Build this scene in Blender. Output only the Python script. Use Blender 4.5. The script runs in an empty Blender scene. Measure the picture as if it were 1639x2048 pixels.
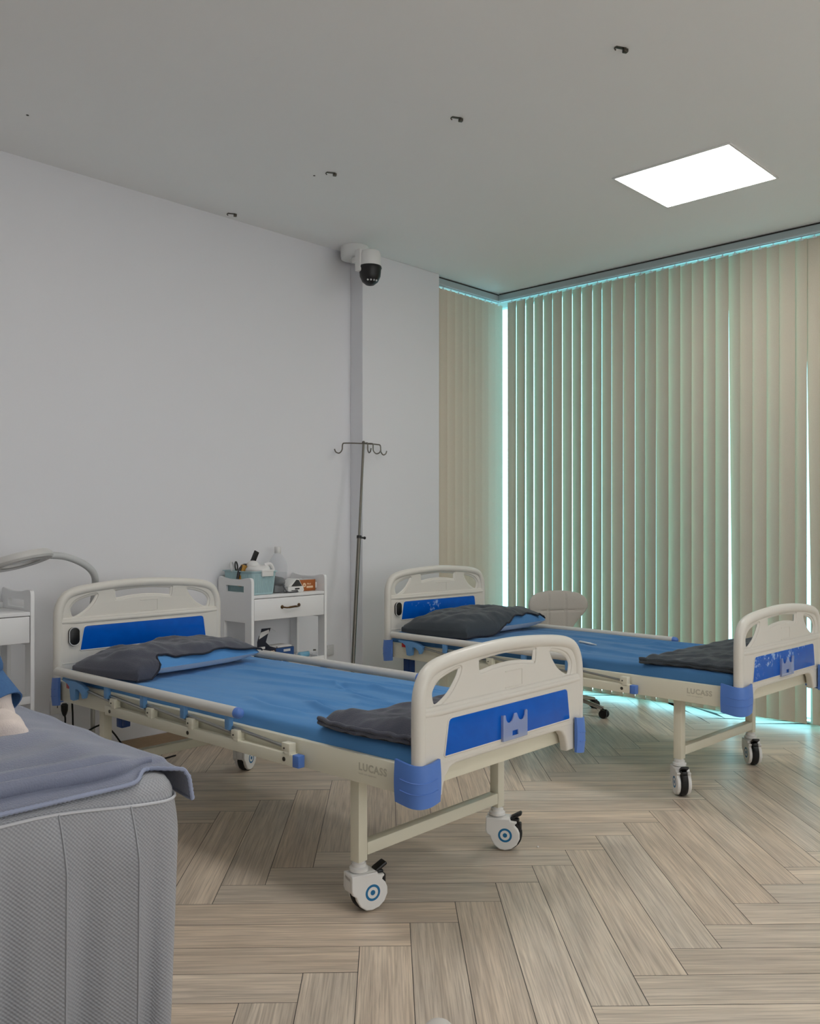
import bpy, bmesh, math, random
from mathutils import Matrix, Vector, noise
random.seed(7)
PI = math.pi
S = bpy.context.scene
C = S.collection

# ------------------------------------------------------------------ materials
def lin(c):
    c = c / 255.0
    return c / 12.92 if c <= 0.04045 else ((c + 0.055) / 1.055) ** 2.4
def col(rgb):
    return (lin(rgb[0]), lin(rgb[1]), lin(rgb[2]), 1.0)

def new_mat(name):
    m = bpy.data.materials.new(name)
    m.use_nodes = True
    nt = m.node_tree
    return m, nt, nt.nodes['Principled BSDF']

def mat(name, rgb, rough=0.5, metal=0.0, var=0.04, vscale=6.0, bump=0.0, bscale=60.0, sheen=0.0, spec=0.5, coat=0.0, stretch=None):
    m, nt, b = new_mat(name)
    N, L = nt.nodes, nt.links
    tc = N.new('ShaderNodeTexCoord')
    mp = N.new('ShaderNodeMapping'); L.new(tc.outputs['Object'], mp.inputs[0])
    if stretch: mp.inputs['Scale'].default_value = stretch
    nz = N.new('ShaderNodeTexNoise'); nz.inputs['Scale'].default_value = vscale; nz.inputs['Detail'].default_value = 4
    L.new(mp.outputs[0], nz.inputs['Vector'])
    mx = N.new('ShaderNodeMix'); mx.data_type = 'RGBA'
    c = col(rgb)
    mx.inputs[6].default_value = tuple(max(0, x * (1 - var)) for x in c[:3]) + (1,)
    mx.inputs[7].default_value = tuple(min(1, x * (1 + var)) for x in c[:3]) + (1,)
    L.new(nz.outputs['Fac'], mx.inputs[0]); L.new(mx.outputs[2], b.inputs['Base Color'])
    b.inputs['Roughness'].default_value = rough
    b.inputs['Metallic'].default_value = metal
    b.inputs['Specular IOR Level'].default_value = spec
    if sheen: b.inputs['Sheen Weight'].default_value = sheen; b.inputs['Sheen Roughness'].default_value = 0.4
    if coat: b.inputs['Coat Weight'].default_value = coat
    if bump:
        n2 = N.new('ShaderNodeTexNoise'); n2.inputs['Scale'].default_value = bscale; n2.inputs['Detail'].default_value = 3
        L.new(mp.outputs[0], n2.inputs['Vector'])
        bp = N.new('ShaderNodeBump'); bp.inputs['Strength'].default_value = bump; bp.inputs['Distance'].default_value = 0.004
        L.new(n2.outputs['Fac'], bp.inputs['Height']); L.new(bp.outputs[0], b.inputs['Normal'])
    return m

M = {}
M['wall'] = mat('painted_wall', (231, 231, 234), 0.85, var=0.012, vscale=1.2, bump=0.05, bscale=90, spec=0.2)
M['ceil'] = mat('painted_ceiling', (247, 247, 246), 0.9, var=0.012, vscale=1.0, bump=0.03, bscale=80, spec=0.15)
M['skirt'] = mat('wood_skirting', (150, 128, 104), 0.5, var=0.2, vscale=8, stretch=(2, 30, 30))
M['cream'] = mat('cream_powder_coat', (228, 224, 204), 0.38, var=0.02)
M['abs'] = mat('warm_white_plastic', (224, 220, 211), 0.33, var=0.015)
M['bluepl'] = mat('light_blue_plastic', (88, 130, 208), 0.4, var=0.03)
M['clipbl'] = mat('pale_blue_plastic', (104, 156, 208), 0.45, var=0.03)
M['navybl'] = mat('navy_plastic', (24, 66, 132), 0.45)
M['red'] = mat('red_plastic', (180, 24, 30), 0.4)
M['black'] = mat('black_plastic', (16, 16, 18), 0.4)
M['rubber'] = mat('black_rubber', (20, 20, 21), 0.75, bump=0.1)
M['steel'] = mat('brushed_steel', (170, 170, 165), 0.32, 1.0)
M['dsteel'] = mat('dark_steel', (92, 88, 80), 0.4, 0.9)
M['alu'] = mat('anodised_rail', (214, 212, 206), 0.36, var=0.01)
M['whitepl'] = mat('white_plastic', (232, 231, 228), 0.35, var=0.01)
M['tealring'] = mat('teal_print', (20, 110, 160), 0.5)
M['letter'] = mat('grey_print', (196, 192, 173), 0.6)
M['darkgap'] = mat('dark_gap', (60, 60, 58), 0.8)
M['towel'] = mat('charcoal_velour', (84, 86, 97), 0.92, var=0.16, vscale=9, bump=0.5, bscale=220, sheen=0.35, spec=0.1)
M['towel2'] = mat('dark_velour', (68, 74, 80), 0.92, var=0.16, vscale=9, bump=0.5, bscale=220, sheen=0.3, spec=0.1)
M['hem'] = mat('dark_hem', (40, 43, 54), 0.9, bump=0.3, bscale=300)
M['slate'] = mat('slate_fleece', (130, 135, 154), 0.95, var=0.12, vscale=7, bump=0.5, bscale=240, sheen=0.5, spec=0.1)
M['stitch'] = mat('pale_stitching', (150, 158, 182), 0.9)
M['sheet'] = mat('blue_sheet', (90, 148, 206), 0.8, var=0.05, vscale=5, bump=0.12, bscale=500, sheen=0.15, spec=0.2)
M['sheet2'] = mat('deep_blue_sheet', (76, 126, 176), 0.8, var=0.05, vscale=5, bump=0.12, bscale=500, sheen=0.15, spec=0.2)
M['lining'] = mat('grey_lining', (214, 218, 226), 0.9, bump=0.2)
M['cart'] = mat('white_lacquer', (236, 236, 236), 0.45, var=0.01)
M['bronze'] = mat('aged_bronze', (96, 72, 48), 0.4, 0.85, var=0.4, vscale=40)
M['basket'] = mat('teal_plastic', (172, 200, 204), 0.5, var=0.03)
M['glove'] = mat('white_rubber', (226, 224, 222), 0.6, bump=0.2, bscale=40)
M['gold'] = mat('gold_print', (176, 130, 50), 0.5)
M['brownbox'] = mat('brown_carton', (166, 92, 38), 0.6, var=0.08, vscale=20)
M['cuff'] = mat('grey_nylon', (120, 122, 124), 0.8, bump=0.4, bscale=300)
M['hose'] = mat('grey_rubber_hose', (84, 84, 88), 0.5)
M['boxnavy'] = mat('dark_navy_carton', (22, 28, 46), 0.5)
M['boxblue'] = mat('blue_carton', (34, 74, 130), 0.5)
M['paper'] = mat('pale_card', (208, 208, 208), 0.7)
M['peach'] = mat('peach_print', (236, 204, 170), 0.6)
M['liquid'] = mat('blue_liquid', (70, 176, 214), 0.15)
M['velvet'] = mat('taupe_velvet', (186, 180, 172), 0.85, var=0.06, vscale=5, bump=0.25, bscale=200, sheen=0.5, spec=0.15)
M['chrome'] = mat('chrome', (205, 205, 205), 0.12, 1.0)
M['lamp'] = mat('lamp_plastic', (206, 204, 200), 0.4)
M['lampgoose'] = mat('lamp_gooseneck', (196, 197, 196), 0.45)
M['jean'] = mat('denim', (66, 104, 150), 0.9, var=0.2, vscale=120, bump=0.3, bscale=400)
M['sock'] = mat('sock_knit', (232, 218, 210), 0.95, var=0.06, bump=0.5, bscale=300)
M['skin'] = mat('skin', (205, 160, 135), 0.55, var=0.04)
M['shirt'] = mat('shirt_cotton', (190, 190, 195), 0.9)
M['hair'] = mat('black_hair', (28, 24, 22), 0.5, bump=0.4, bscale=200)
M['sole'] = mat('shoe_white', (225, 220, 214), 0.5)
M['ivs'] = mat('iv_steel', (120, 116, 108), 0.35, 0.85)
M['frame_w'] = mat('white_window_frame', (222, 228, 228), 0.4)
M['trackw'] = mat('blind_track', (190, 200, 202), 0.45)
M['trackg'] = mat('grey_track_side', (172, 184, 186), 0.5)

def translucent_plastic(name, rgb, alpha):
    m, nt, b = new_mat(name)
    b.inputs['Base Color'].default_value = col(rgb); b.inputs['Roughness'].default_value = 0.25
    t = nt.nodes.new('ShaderNodeBsdfTransparent'); t.inputs[0].default_value = (.97, .97, .975, 1)
    mx = nt.nodes.new('ShaderNodeMixShader'); mx.inputs[0].default_value = alpha
    nt.links.new(t.outputs[0], mx.inputs[1]); nt.links.new(b.outputs[0], mx.inputs[2])
    nt.links.new(mx.outputs[0], nt.nodes['Material Output'].inputs[0])
    return m
M['holder'] = translucent_plastic('frosted_clear_plastic', (190, 205, 240), 0.38)
M['bottle'] = translucent_plastic('clear_bottle', (222, 226, 230), 0.20)
M['vial'] = translucent_plastic('clear_vial', (226, 230, 234), 0.22)

def blue_panel(name, peel):
    m, nt, b = new_mat(name)
    N, L = nt.nodes, nt.links
    tc = N.new('ShaderNodeTexCoord')
    n1 = N.new('ShaderNodeTexNoise'); n1.inputs['Scale'].default_value = 9; n1.inputs['Detail'].default_value = 6
    n1.inputs['Distortion'].default_value = 1.5
    L.new(tc.outputs['Object'], n1.inputs['Vector'])
    base = N.new('ShaderNodeMix'); base.data_type = 'RGBA'
    base.inputs[6].default_value = col((2, 84, 186)); base.inputs[7].default_value = col((4, 104, 214))
    L.new(n1.outputs['Fac'], base.inputs[0])
    out = base.outputs[2]
    if peel:
        n2 = N.new('ShaderNodeTexNoise'); n2.inputs['Scale'].default_value = 30; n2.inputs['Detail'].default_value = 8; n2.inputs['Roughness'].default_value = 0.75
        L.new(tc.outputs['Object'], n2.inputs['Vector'])
        n3 = N.new('ShaderNodeTexNoise'); n3.inputs['Scale'].default_value = 4.0
        L.new(tc.outputs['Object'], n3.inputs['Vector'])
        ad = N.new('ShaderNodeMath'); ad.operation = 'MULTIPLY'; L.new(n2.outputs['Fac'], ad.inputs[0]); L.new(n3.outputs['Fac'], ad.inputs[1])
        rp = N.new('ShaderNodeValToRGB'); rp.color_ramp.elements[0].position = peel; rp.color_ramp.elements[1].position = peel + 0.02
        L.new(ad.outputs[0], rp.inputs[0])
        mx = N.new('ShaderNodeMix'); mx.data_type = 'RGBA'; L.new(rp.outputs[0], mx.inputs[0]); L.new(out, mx.inputs[6])
        mx.inputs[7].default_value = col((150, 185, 235)); out = mx.outputs[2]
    L.new(out, b.inputs['Base Color'])
    b.inputs['Roughness'].default_value = 0.16; b.inputs['Specular IOR Level'].default_value = 0.22
    bp = N.new('ShaderNodeBump'); bp.inputs['Strength'].default_value = 0.25; bp.inputs['Distance'].default_value = 0.004
    L.new(n1.outputs['Fac'], bp.inputs['Height']); L.new(bp.outputs[0], b.inputs['Normal'])
    return m
M['panel'] = blue_panel('blue_film_panel', 0)
M['panel_worn'] = blue_panel('scuffed_blue_film_panel', 0.345)

def knit():
    m, nt, b = new_mat('grey_diamond_knit')
    N, L = nt.nodes, nt.links
    uv = N.new('ShaderNodeUVMap')
    sp = N.new('ShaderNodeSeparateXYZ'); L.new(uv.outputs[0], sp.inputs[0])
    def f(op, a, bb):
        n = N.new('ShaderNodeMath'); n.operation = op
        for i, x in enumerate((a, bb)):
            if x is None: continue
            if isinstance(x, (int, float)): n.inputs[i].default_value = x
            else: L.new(x, n.inputs[i])
        return n.outputs[0]
    k = 2 * PI / 0.0092
    p = f('SINE', f('MULTIPLY', f('ADD', sp.outputs[0], sp.outputs[1]), k), None)
    q = f('SINE', f('MULTIPLY', f('SUBTRACT', sp.outputs[0], f('MULTIPLY', sp.outputs[1], 1.0)), k), None)
    h = f('ADD', f('ADD', f('MULTIPLY', p, 0.32), f('MULTIPLY', q, 0.18)), 0.5)
    mx = N.new('ShaderNodeMix'); mx.data_type = 'RGBA'
    mx.inputs[6].default_value = col((152, 154, 159)); mx.inputs[7].default_value = col((176, 178, 183)); L.new(h, mx.inputs[0])
    L.new(mx.outputs[2], b.inputs['Base Color'])
    b.inputs['Roughness'].default_value = 0.85; b.inputs['Specular IOR Level'].default_value = 0.2; b.inputs['Sheen Weight'].default_value = 0.2
    bp = N.new('ShaderNodeBump'); bp.inputs['Strength'].default_value = 0.7; bp.inputs['Distance'].default_value = 0.002
    L.new(h, bp.inputs['Height']); L.new(bp.outputs[0], b.inputs['Normal'])
    return m
M['knit'] = knit()
M['piping'] = mat('grey_piping', (200, 202, 207), 0.8)

def wood_floor():
    m, nt, b = new_mat('herringbone_oak_vinyl')
    N, L = nt.nodes, nt.links
    uv = N.new('ShaderNodeUVMap')
    at = N.new('ShaderNodeAttribute'); at.attribute_name = 'tone'
    mp = N.new('ShaderNodeMapping'); mp.inputs['Scale'].default_value = (1.8, 40, 1); L.new(uv.outputs[0], mp.inputs[0])
    n1 = N.new('ShaderNodeTexNoise'); n1.inputs['Scale'].default_value = 1.0; n1.inputs['Detail'].default_value = 8; n1.inputs['Roughness'].default_value = 0.65; n1.inputs['Distortion'].default_value = 0.6
    L.new(mp.outputs[0], n1.inputs['Vector'])
    mp2 = N.new('ShaderNodeMapping'); mp2.inputs['Scale'].default_value = (4.5, 190, 1); L.new(uv.outputs[0], mp2.inputs[0])
    n2 = N.new('ShaderNodeTexNoise'); n2.inputs['Scale'].default_value = 1.0; n2.inputs['Detail'].default_value = 5; n2.inputs['Distortion'].default_value = 0.4
    L.new(mp2.outputs[0], n2.inputs['Vector'])
    mp3 = N.new('ShaderNodeMapping'); mp3.inputs['Scale'].default_value = (2.2, 11, 1); L.new(uv.outputs[0], mp3.inputs[0])
    wv = N.new('ShaderNodeTexNoise'); wv.inputs['Scale'].default_value = 1.0; wv.inputs['Detail'].default_value = 2; L.new(mp3.outputs[0], wv.inputs['Vector'])
    r1 = N.new('ShaderNodeValToRGB')
    r1.color_ramp.elements[0].position = 0.3; r1.color_ramp.elements[0].color = col((200, 184, 166))
    r1.color_ramp.elements[1].position = 0.68; r1.color_ramp.elements[1].color = col((236, 220, 201))
    L.new(n1.outputs['Fac'], r1.inputs[0])
    r2 = N.new('ShaderNodeValToRGB')
    r2.color_ramp.elements[0].position = 0.36; r2.color_ramp.elements[0].color = (0.78, 0.77, 0.76, 1)
    r2.color_ramp.elements[1].position = 0.56; r2.color_ramp.elements[1].color = (1.05, 1.05, 1.05, 1)
    L.new(n2.outputs['Fac'], r2.inputs[0])
    r3 = N.new('ShaderNodeValToRGB')
    r3.color_ramp.elements[0].position = 0.35; r3.color_ramp.elements[0].color = (0.88, 0.88, 0.88, 1)
    r3.color_ramp.elements[1].position = 0.65; r3.color_ramp.elements[1].color = (1.06, 1.05, 1.03, 1)
    L.new(wv.outputs['Fac'], r3.inputs[0])
    def mul(a, c):
        x = N.new('ShaderNodeMix'); x.data_type = 'RGBA'; x.blend_type = 'MULTIPLY'; x.inputs[0].default_value = 1
        L.new(a, x.inputs[6]); L.new(c, x.inputs[7]); return x.outputs[2]
    c = mul(mul(mul(r1.outputs[0], r2.outputs[0]), r3.outputs[0]), at.outputs['Color'])
    L.new(c, b.inputs['Base Color'])
    b.inputs['Roughness'].default_value = 0.36; b.inputs['Specular IOR Level'].default_value = 0.45
    bp = N.new('ShaderNodeBump'); bp.inputs['Strength'].default_value = 0.22; bp.inputs['Distance'].default_value = 0.0012
    L.new(n2.outputs['Fac'], bp.inputs['Height']); L.new(bp.outputs[0], b.inputs['Normal'])
    return m
M['floor'] = wood_floor()

def vane_mat():
    m, nt, b = new_mat('blind_fabric')
    N, L = nt.nodes, nt.links
    tc = N.new('ShaderNodeTexCoord'); nz = N.new('ShaderNodeTexNoise'); nz.inputs['Scale'].default_value = 260
    L.new(tc.outputs['Object'], nz.inputs['Vector'])
    mx = N.new('ShaderNodeMix'); mx.data_type = 'RGBA'; L.new(nz.outputs['Fac'], mx.inputs[0])
    mx.inputs[6].default_value = col((202, 188, 168)); mx.inputs[7].default_value = col((216, 202, 182))
    L.new(mx.outputs[2], b.inputs['Base Color']); b.inputs['Roughness'].default_value = 0.8; b.inputs['Specular IOR Level'].default_value = 0.2
    t = N.new('ShaderNodeBsdfTranslucent'); t.inputs[0].default_value = col((216, 204, 196))
    ms = N.new('ShaderNodeMixShader'); ms.inputs[0].default_value = 0.025
    L.new(b.outputs[0], ms.inputs[1]); L.new(t.outputs[0], ms.inputs[2]); L.new(ms.outputs[0], N['Material Output'].inputs[0])
    return m
M['vane'] = vane_mat()

def glass_mat(name='tinted_glass', tint=(0.44, 0.73, 0.775, 1)):
    m, nt, b = new_mat(name)
    N, L = nt.nodes, nt.links
    t = N.new('ShaderNodeBsdfTransparent'); t.inputs[0].default_value = tint
    g = N.new('ShaderNodeBsdfGlossy'); g.inputs['Roughness'].default_value = 0.02
    f = N.new('ShaderNodeFresnel'); f.inputs[0].default_value = 1.4
    ms = N.new('ShaderNodeMixShader'); L.new(f.outputs[0], ms.inputs[0]); L.new(t.outputs[0], ms.inputs[1]); L.new(g.outputs[0], ms.inputs[2])
    L.new(ms.outputs[0], N['Material Output'].inputs[0])
    return m
M['glass'] = glass_mat()
M['glass_fill'] = glass_mat('fill_window_glass', (0.57, 0.56, 0.555, 1))  # neutral tint sets how much fill the added window behind the camera gives

def emit(name, rgb, s):
    m, nt, b = new_mat(name)
    b.inputs['Base Color'].default_value = (0.9, 0.9, 0.9, 1)
    b.inputs['Emission Color'].default_value = (rgb[0], rgb[1], rgb[2], 1); b.inputs['Emission Strength'].default_value = s
    return m
M['led'] = emit('led_diffuser', (1.0, 0.985, 0.955), 13.0)

# ------------------------------------------------------------------ mesh builder
def cr(P, n=8, closed=False):
    """Catmull-Rom resample"""
    P = [Vector(p) for p in P]
    out = []
    m = len(P)
    rng = m if closed else m - 1
    for i in range(rng):
        p1, p2 = P[i], P[(i + 1) % m]
        p0 = P[(i - 1) % m] if (closed or i > 0) else p1 * 2 - p2
        p3 = P[(i + 2) % m] if (closed or i + 2 < m) else p2 * 2 - p1
        for k in range(n):
            t = k / n
            out.append(0.5 * ((2 * p1) + (p2 - p0) * t + (2 * p0 - 5 * p1 + 4 * p2 - p3) * t * t + (3 * p1 - p0 - 3 * p2 + p3) * t ** 3))
    if not closed: out.append(P[-1])
    return out

class MB:
    def __init__(self):
        self.bm = bmesh.new(); self.mats = []; self.cur = 0
        self.uv = None
    def m(self, mt):
        if mt not in self.mats: self.mats.append(mt)
        self.cur = self.mats.index(mt); return self
    def _done(self, faces):
        for f in faces: f.material_index = self.cur
    def box(self, c0, c1, bev=0.0, seg=2, mtx=None):
        c0, c1 = Vector(c0), Vector(c1)
        ctr, sz = (c0 + c1) / 2, c1 - c0
        r = bmesh.ops.create_cube(self.bm, size=1.0)
        vs = r['verts']
        for v in vs: v.co = Vector((v.co.x * sz.x, v.co.y * sz.y, v.co.z * sz.z)) + ctr
        fs = set(f for v in vs for f in v.link_faces)
        if bev > 0:
            es = set(e for v in vs for e in v.link_edges)
            bev = min(bev, min(abs(x) for x in sz) * 0.48)
            rr = bmesh.ops.bevel(self.bm, geom=list(es), offset=bev, segments=seg, profile=0.5, affect='EDGES')
            vs = set(vs) | set(rr['verts']); vs = [v for v in vs if v.is_valid]
            fs = set(f for v in vs for f in v.link_faces)
        if mtx is not None:
            for v in set(v for f in fs for v in f.verts): v.co = mtx @ v.co
        self._done(fs); return self
    def loft(self, rings, closed=True, cap0=True, cap1=True):
        vr = [[self.bm.verts.new(p) for p in R] for R in rings]
        fs = []
        n = len(rings[0])
        for i in range(len(vr) - 1):
            for j in range(n if closed else n - 1):
                k = (j + 1) % n
                fs.append(self.bm.faces.new((vr[i][j], vr[i][k], vr[i + 1][k], vr[i + 1][j])))
        if closed and cap0: fs.append(self.bm.faces.new(list(reversed(vr[0]))))
        if closed and cap1: fs.append(self.bm.faces.new(vr[-1]))
        self._done(fs); return vr
    def tube(self, pts, r, n=12, cap=True, closed=False, up=None, rb=None):
        P = [Vector(p) for p in pts]
        m = len(P)
        rs = r if isinstance(r, (list, tuple)) else [r] * m
        rings = []
        T0 = None; Nn = None
        for i in range(m):
            if closed: t = (P[(i + 1) % m] - P[i - 1]).normalized()
            elif i == 0: t = (P[1] - P[0]).normalized()
            elif i == m - 1: t = (P[-1] - P[-2]).normalized()
            else: t = (P[i + 1] - P[i - 1]).normalized()
            if Nn is None:
                a = Vector(up) if up else (Vector((0, 0, 1)) if abs(t.z) < 0.9 else Vector((1, 0, 0)))
                Nn = (a - t * a.dot(t)).normalized()
            else:
                if up: a = Vector(up); Nn = (a - t * a.dot(t)).normalized()
                else: Nn = (Nn - t * Nn.dot(t)).normalized()
            B = t.cross(Nn)
            q = rs[i]; qb = q if rb is None else rb * q / rs[0]
            rings.append([P[i] + Nn * (q * math.cos(2 * PI * k / n)) + B * (qb * math.sin(2 * PI * k / n)) for k in range(n)])
        if closed:
            rings.append(rings[0])
            self.loft(rings, True, False, False)
            bmesh.ops.remove_doubles(self.bm, verts=self.bm.verts[:], dist=1e-7)
        else: self.loft(rings, True, cap, cap)
        return self
    def lathe(self, prof, n=24, mtx=None, cap0=True, cap1=True):
        mtx = mtx or Matrix.Identity(4)
        rings = [[mtx @ Vector((max(r, 1e-5) * math.cos(2 * PI * k / n), max(r, 1e-5) * math.sin(2 * PI * k / n), z)) for k in range(n)] for r, z in prof]
        self.loft(rings, True, cap0, cap1); return self
    def prism(self, poly, z0, z1, mtx=None, bev=0.0, seg=2):
        mtx = mtx or Matrix.Identity(4)
        a = [self.bm.verts.new(mtx @ Vector((p[0], p[1], z0))) for p in poly]
        b = [self.bm.verts.new(mtx @ Vector((p[0], p[1], z1))) for p in poly]
        n = len(poly)
        fs = [self.bm.faces.new(list(reversed(a))), self.bm.faces.new(b)]
        for i in range(n): fs.append(self.bm.faces.new((a[i], a[(i + 1) % n], b[(i + 1) % n], b[i])))
        if bev:
            es = set(e for f in fs[:2] for e in f.edges)
            rr = bmesh.ops.bevel(self.bm, geom=list(es), offset=bev, segments=seg, profile=0.5, affect='EDGES')
            fs = set(f for v in list(rr['verts']) + a + b if v.is_valid for f in v.link_faces)
        self._done([f for f in fs if f.is_valid]); return self
    def plate(self, outline, holes, half, bev, mtx, res=3):
        """2-D outline with holes, extruded with rounded edges (thickness = 2*(half+bev))"""
        cu = bpy.data.curves.new('tmp', 'CURVE'); cu.dimensions = '2D'; cu.fill_mode = 'BOTH'
        cu.extrude = half; cu.bevel_depth = bev; cu.bevel_resolution = res; cu.offset = -bev
        for P in [outline] + holes:
            sp = cu.splines.new('POLY'); sp.points.add(len(P) - 1)
            for i, p in enumerate(P): sp.points[i].co = (p[0], p[1], 0, 1)
            sp.use_cyclic_u = True
        self._curve(cu, mtx); return self
    def text(self, body, size, mtx, depth=0.0004, bold=0.0, align='LEFT', space=1.0):
        cu = bpy.data.curves.new('tmp', 'FONT'); cu.body = body; cu.size = size; cu.extrude = depth; cu.offset = bold; cu.align_x = align
        cu.space_character = space; cu.resolution_u = 3
        self._curve(cu, mtx); return self
    def _curve(self, cu, mtx):
        o = bpy.data.objects.new('tmp', cu); C.objects.link(o)
        dg = bpy.context.evaluated_depsgraph_get(); dg.update()
        me = bpy.data.meshes.new_from_object(o.evaluated_get(dg))
        nf = len(self.bm.faces); nv = len(self.bm.verts)
        self.bm.from_mesh(me)
        self.bm.verts.ensure_lookup_table(); self.bm.faces.ensure_lookup_table()
        for v in self.bm.verts[nv:]: v.co = mtx @ v.co
        self._done(self.bm.faces[nf:])
        bpy.data.objects.remove(o); bpy.data.curves.remove(cu); bpy.data.meshes.remove(me)
    def grid(self, fn, nu, nv, cu=False, uvf=None):
        vs = [[self.bm.verts.new(fn(i / nu, j / nv)) for j in range(nv + 1)] for i in range(nu if cu else nu + 1)]
        fs = []
        lay = self.bm.loops.layers.uv.verify() if uvf else None
        for i in range(nu):
            i2 = (i + 1) % len(vs)
            for j in range(nv):
                f = self.bm.faces.new((vs[i][j], vs[i2][j], vs[i2][j + 1], vs[i][j + 1])); fs.append(f)
                if lay:
                    for l, (a, b) in zip(f.loops, ((i, j), (i + 1, j), (i + 1, j + 1), (i, j + 1))): l[lay].uv = uvf(a / nu, b / nv)
        self._done(fs); return self
    def ball(self, c, r, n=16, sx=1, sy=1, sz=1, mtx=None):
        rr = bmesh.ops.create_uvsphere(self.bm, u_segments=n, v_segments=max(6, n * 2 // 3), radius=1)
        mtx = mtx or Matrix.Identity(4)
        for v in rr['verts']: v.co = mtx @ (Vector((v.co.x * r * sx, v.co.y * r * sy, v.co.z * r * sz)) + Vector(c))
        self._done(set(f for v in rr['verts'] for f in v.link_faces)); return self
    def noise(self, amp, scale, off=0.0):
        self.bm.normal_update()
        d = {v: noise.noise(v.co * scale + Vector((off, off * 1.7, off * .3))) * amp for v in self.bm.verts}
        for v, k in d.items(): v.co += v.normal * k
        return self
    def build(self, name, mt=None, parent=None, angle=38, recalc=True, flat=False):
        if recalc: bmesh.ops.recalc_face_normals(self.bm, faces=self.bm.faces[:])
        me = bpy.data.meshes.new(name); self.bm.to_mesh(me); self.bm.free()
        ms = self.mats if self.mats else [mt]
        for x in ms: me.materials.append(x)
        if not flat:
            me.polygons.foreach_set('use_smooth', [True] * len(me.polygons))
            me.set_sharp_from_angle(angle=math.radians(angle))
        o = bpy.data.objects.new(name, me); C.objects.link(o)
        if parent is not None: o.parent = parent
        return o

def tag(o, label, cat, group=None, kind=None):
    o['label'] = label; o['category'] = cat
    if group: o['group'] = group
    if kind: o['kind'] = kind
    return o
def thing(name, label, cat, loc=(0, 0, 0), rz=0, group=None):
    o = bpy.data.objects.new(name, None); o.empty_display_size = 0.1; C.objects.link(o)
    o.location = loc; o.rotation_euler = (0, 0, rz)
    return tag(o, label, cat, group)
def struct(o):
    o['kind'] = 'structure'; return o
def part(o, loc=None, rz=None, label=None):
    if loc: o.location = loc
    if rz is not None: o.rotation_euler = (0, 0, rz)
    if label: o['label'] = label
    return o
def copy_tree(o, parent=None):
    c = o.copy(); C.objects.link(c)
    if parent is not None: c.parent = parent
    for ch in list(o.children): copy_tree(ch, c)
    return c
RX = Matrix.Rotation(PI / 2, 4, 'X')           # (x,y,z)->(x,-z,y): plate drawn in x-z
def T(x, y, z): return Matrix.Translation((x, y, z))
def sm(x, a, b):
    t = min(1, max(0, (x - a) / (b - a))); return t * t * (3 - 2 * t)

# ------------------------------------------------------------------ room shell
HC = 3.066
def quad_obj(name, pts, m):
    b = MB(); vs = [b.bm.verts.new(p) for p in pts]; b.bm.faces.new(vs)
    return struct(b.build(name, m, recalc=False, flat=True))

# floor: individual planks laid herringbone in one mesh
def build_floor():
    b = MB(); bm = b.bm
    uvl = bm.loops.layers.uv.verify(); cl = bm.loops.layers.float_color.new('tone')
    w, Lp, g = 0.1525, 0.952, 0.0011
    d1 = Vector((1, -1, 0)).normalized(); d2 = Vector((1, 1, 0)).normalized()
    O = Vector((1.806, 1.927, 0)) - d2 * Lp      # corner of one plank
    rnd = random.Random(3)
    x0, x1, y0, y1 = -2.3, 5.95, -3.6, 4.62
    def plank(ox, oy, lx, ly):
        cs = [(ox + g, oy + g), (ox + lx - g, oy + g), (ox + lx - g, oy + ly - g), (ox + g, oy + ly - g)]
        ps = [O + d1 * c[0] + d2 * c[1] for c in cs]
        ctr = (ps[0] + ps[2]) / 2
        if not (x0 - .4 < ctr.x < x1 + .4 and y0 - .4 < ctr.y < y1 + .4): return
        vs = [bm.verts.new(Vector((min(max(p.x, x0), x1), min(max(p.y, y0), y1), 0))) for p in ps]
        try: f = bm.faces.new(vs)
        except ValueError: return
        f.material_index = 0
        ou, ov = rnd.uniform(0, 50), rnd.uniform(0, 50)
        k = rnd.uniform(0.90, 1.06); wm = rnd.uniform(-0.03, 0.03)
        for l, c in zip(f.loops, cs):
            a, c2 = (c[0] - ox, c[1] - oy)
            l[uvl].uv = (ou + a, ov + c2) if lx > ly else (ou + c2, ov + a)
            l[cl] = (k * (1 + wm), k, k * (1 - wm), 1)
    for i in range(-70, 90):
        for j in range(-12, 14):
            ox = i * w + j * Lp; oy = i * w - j * Lp
            plank(ox, oy, w, Lp)
            plank(ox + w - Lp, oy + Lp, Lp, w)
    b.mats = [M['floor'], M['darkgap']]
    vs = [bm.verts.new(p) for p in ((x0, y0, -.0012), (x1, y0, -.0012), (x1, y1, -.0012), (x0, y1, -.0012))]
    f = bm.faces.new(vs); f.material_index = 1
    for l in f.loops: l[cl] = (1, 1, 1, 1)
    return struct(b.build('floor', recalc=False, flat=True))
build_floor()
b = MB(); b.box((-2.4, -3.7, HC), (6.0, 4.7, HC + 0.1)); struct(b.build('ceiling', M['ceil'], flat=True))
b = MB(); b.box((-2.4, 4.427, 0), (4.90, 4.55, HC)); struct(b.build('wall_left', M['wall'], flat=True))
b = MB(); b.box((4.064, 4.308, 0), (4.828, 4.427, HC), 0.004); struct(b.build('wall_column', M['wall'], flat=True))
b = MB(); b.box((-2.4, -3.7, 0), (-2.3, 4.427, HC)); struct(b.build('wall_back', M['wall'], flat=True))
b = MB(); b.box((-2.3, -3.7, 0), (-1.5, -3.6, HC)); b.box((4.5, -3.7, 0), (5.75, -3.6, HC)); b.box((-1.5, -3.7, 2.95), (4.5, -3.6, HC)); b.box((-1.5, -3.7, 0), (4.5, -3.6, .55)); struct(b.build('wall_front', M['wall'], flat=True))
b = MB(); b.box((5.75, -3.7, 0), (5.9, 0.92, HC)); struct(b.build('wall_right', M['wall'], flat=True))
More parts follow.
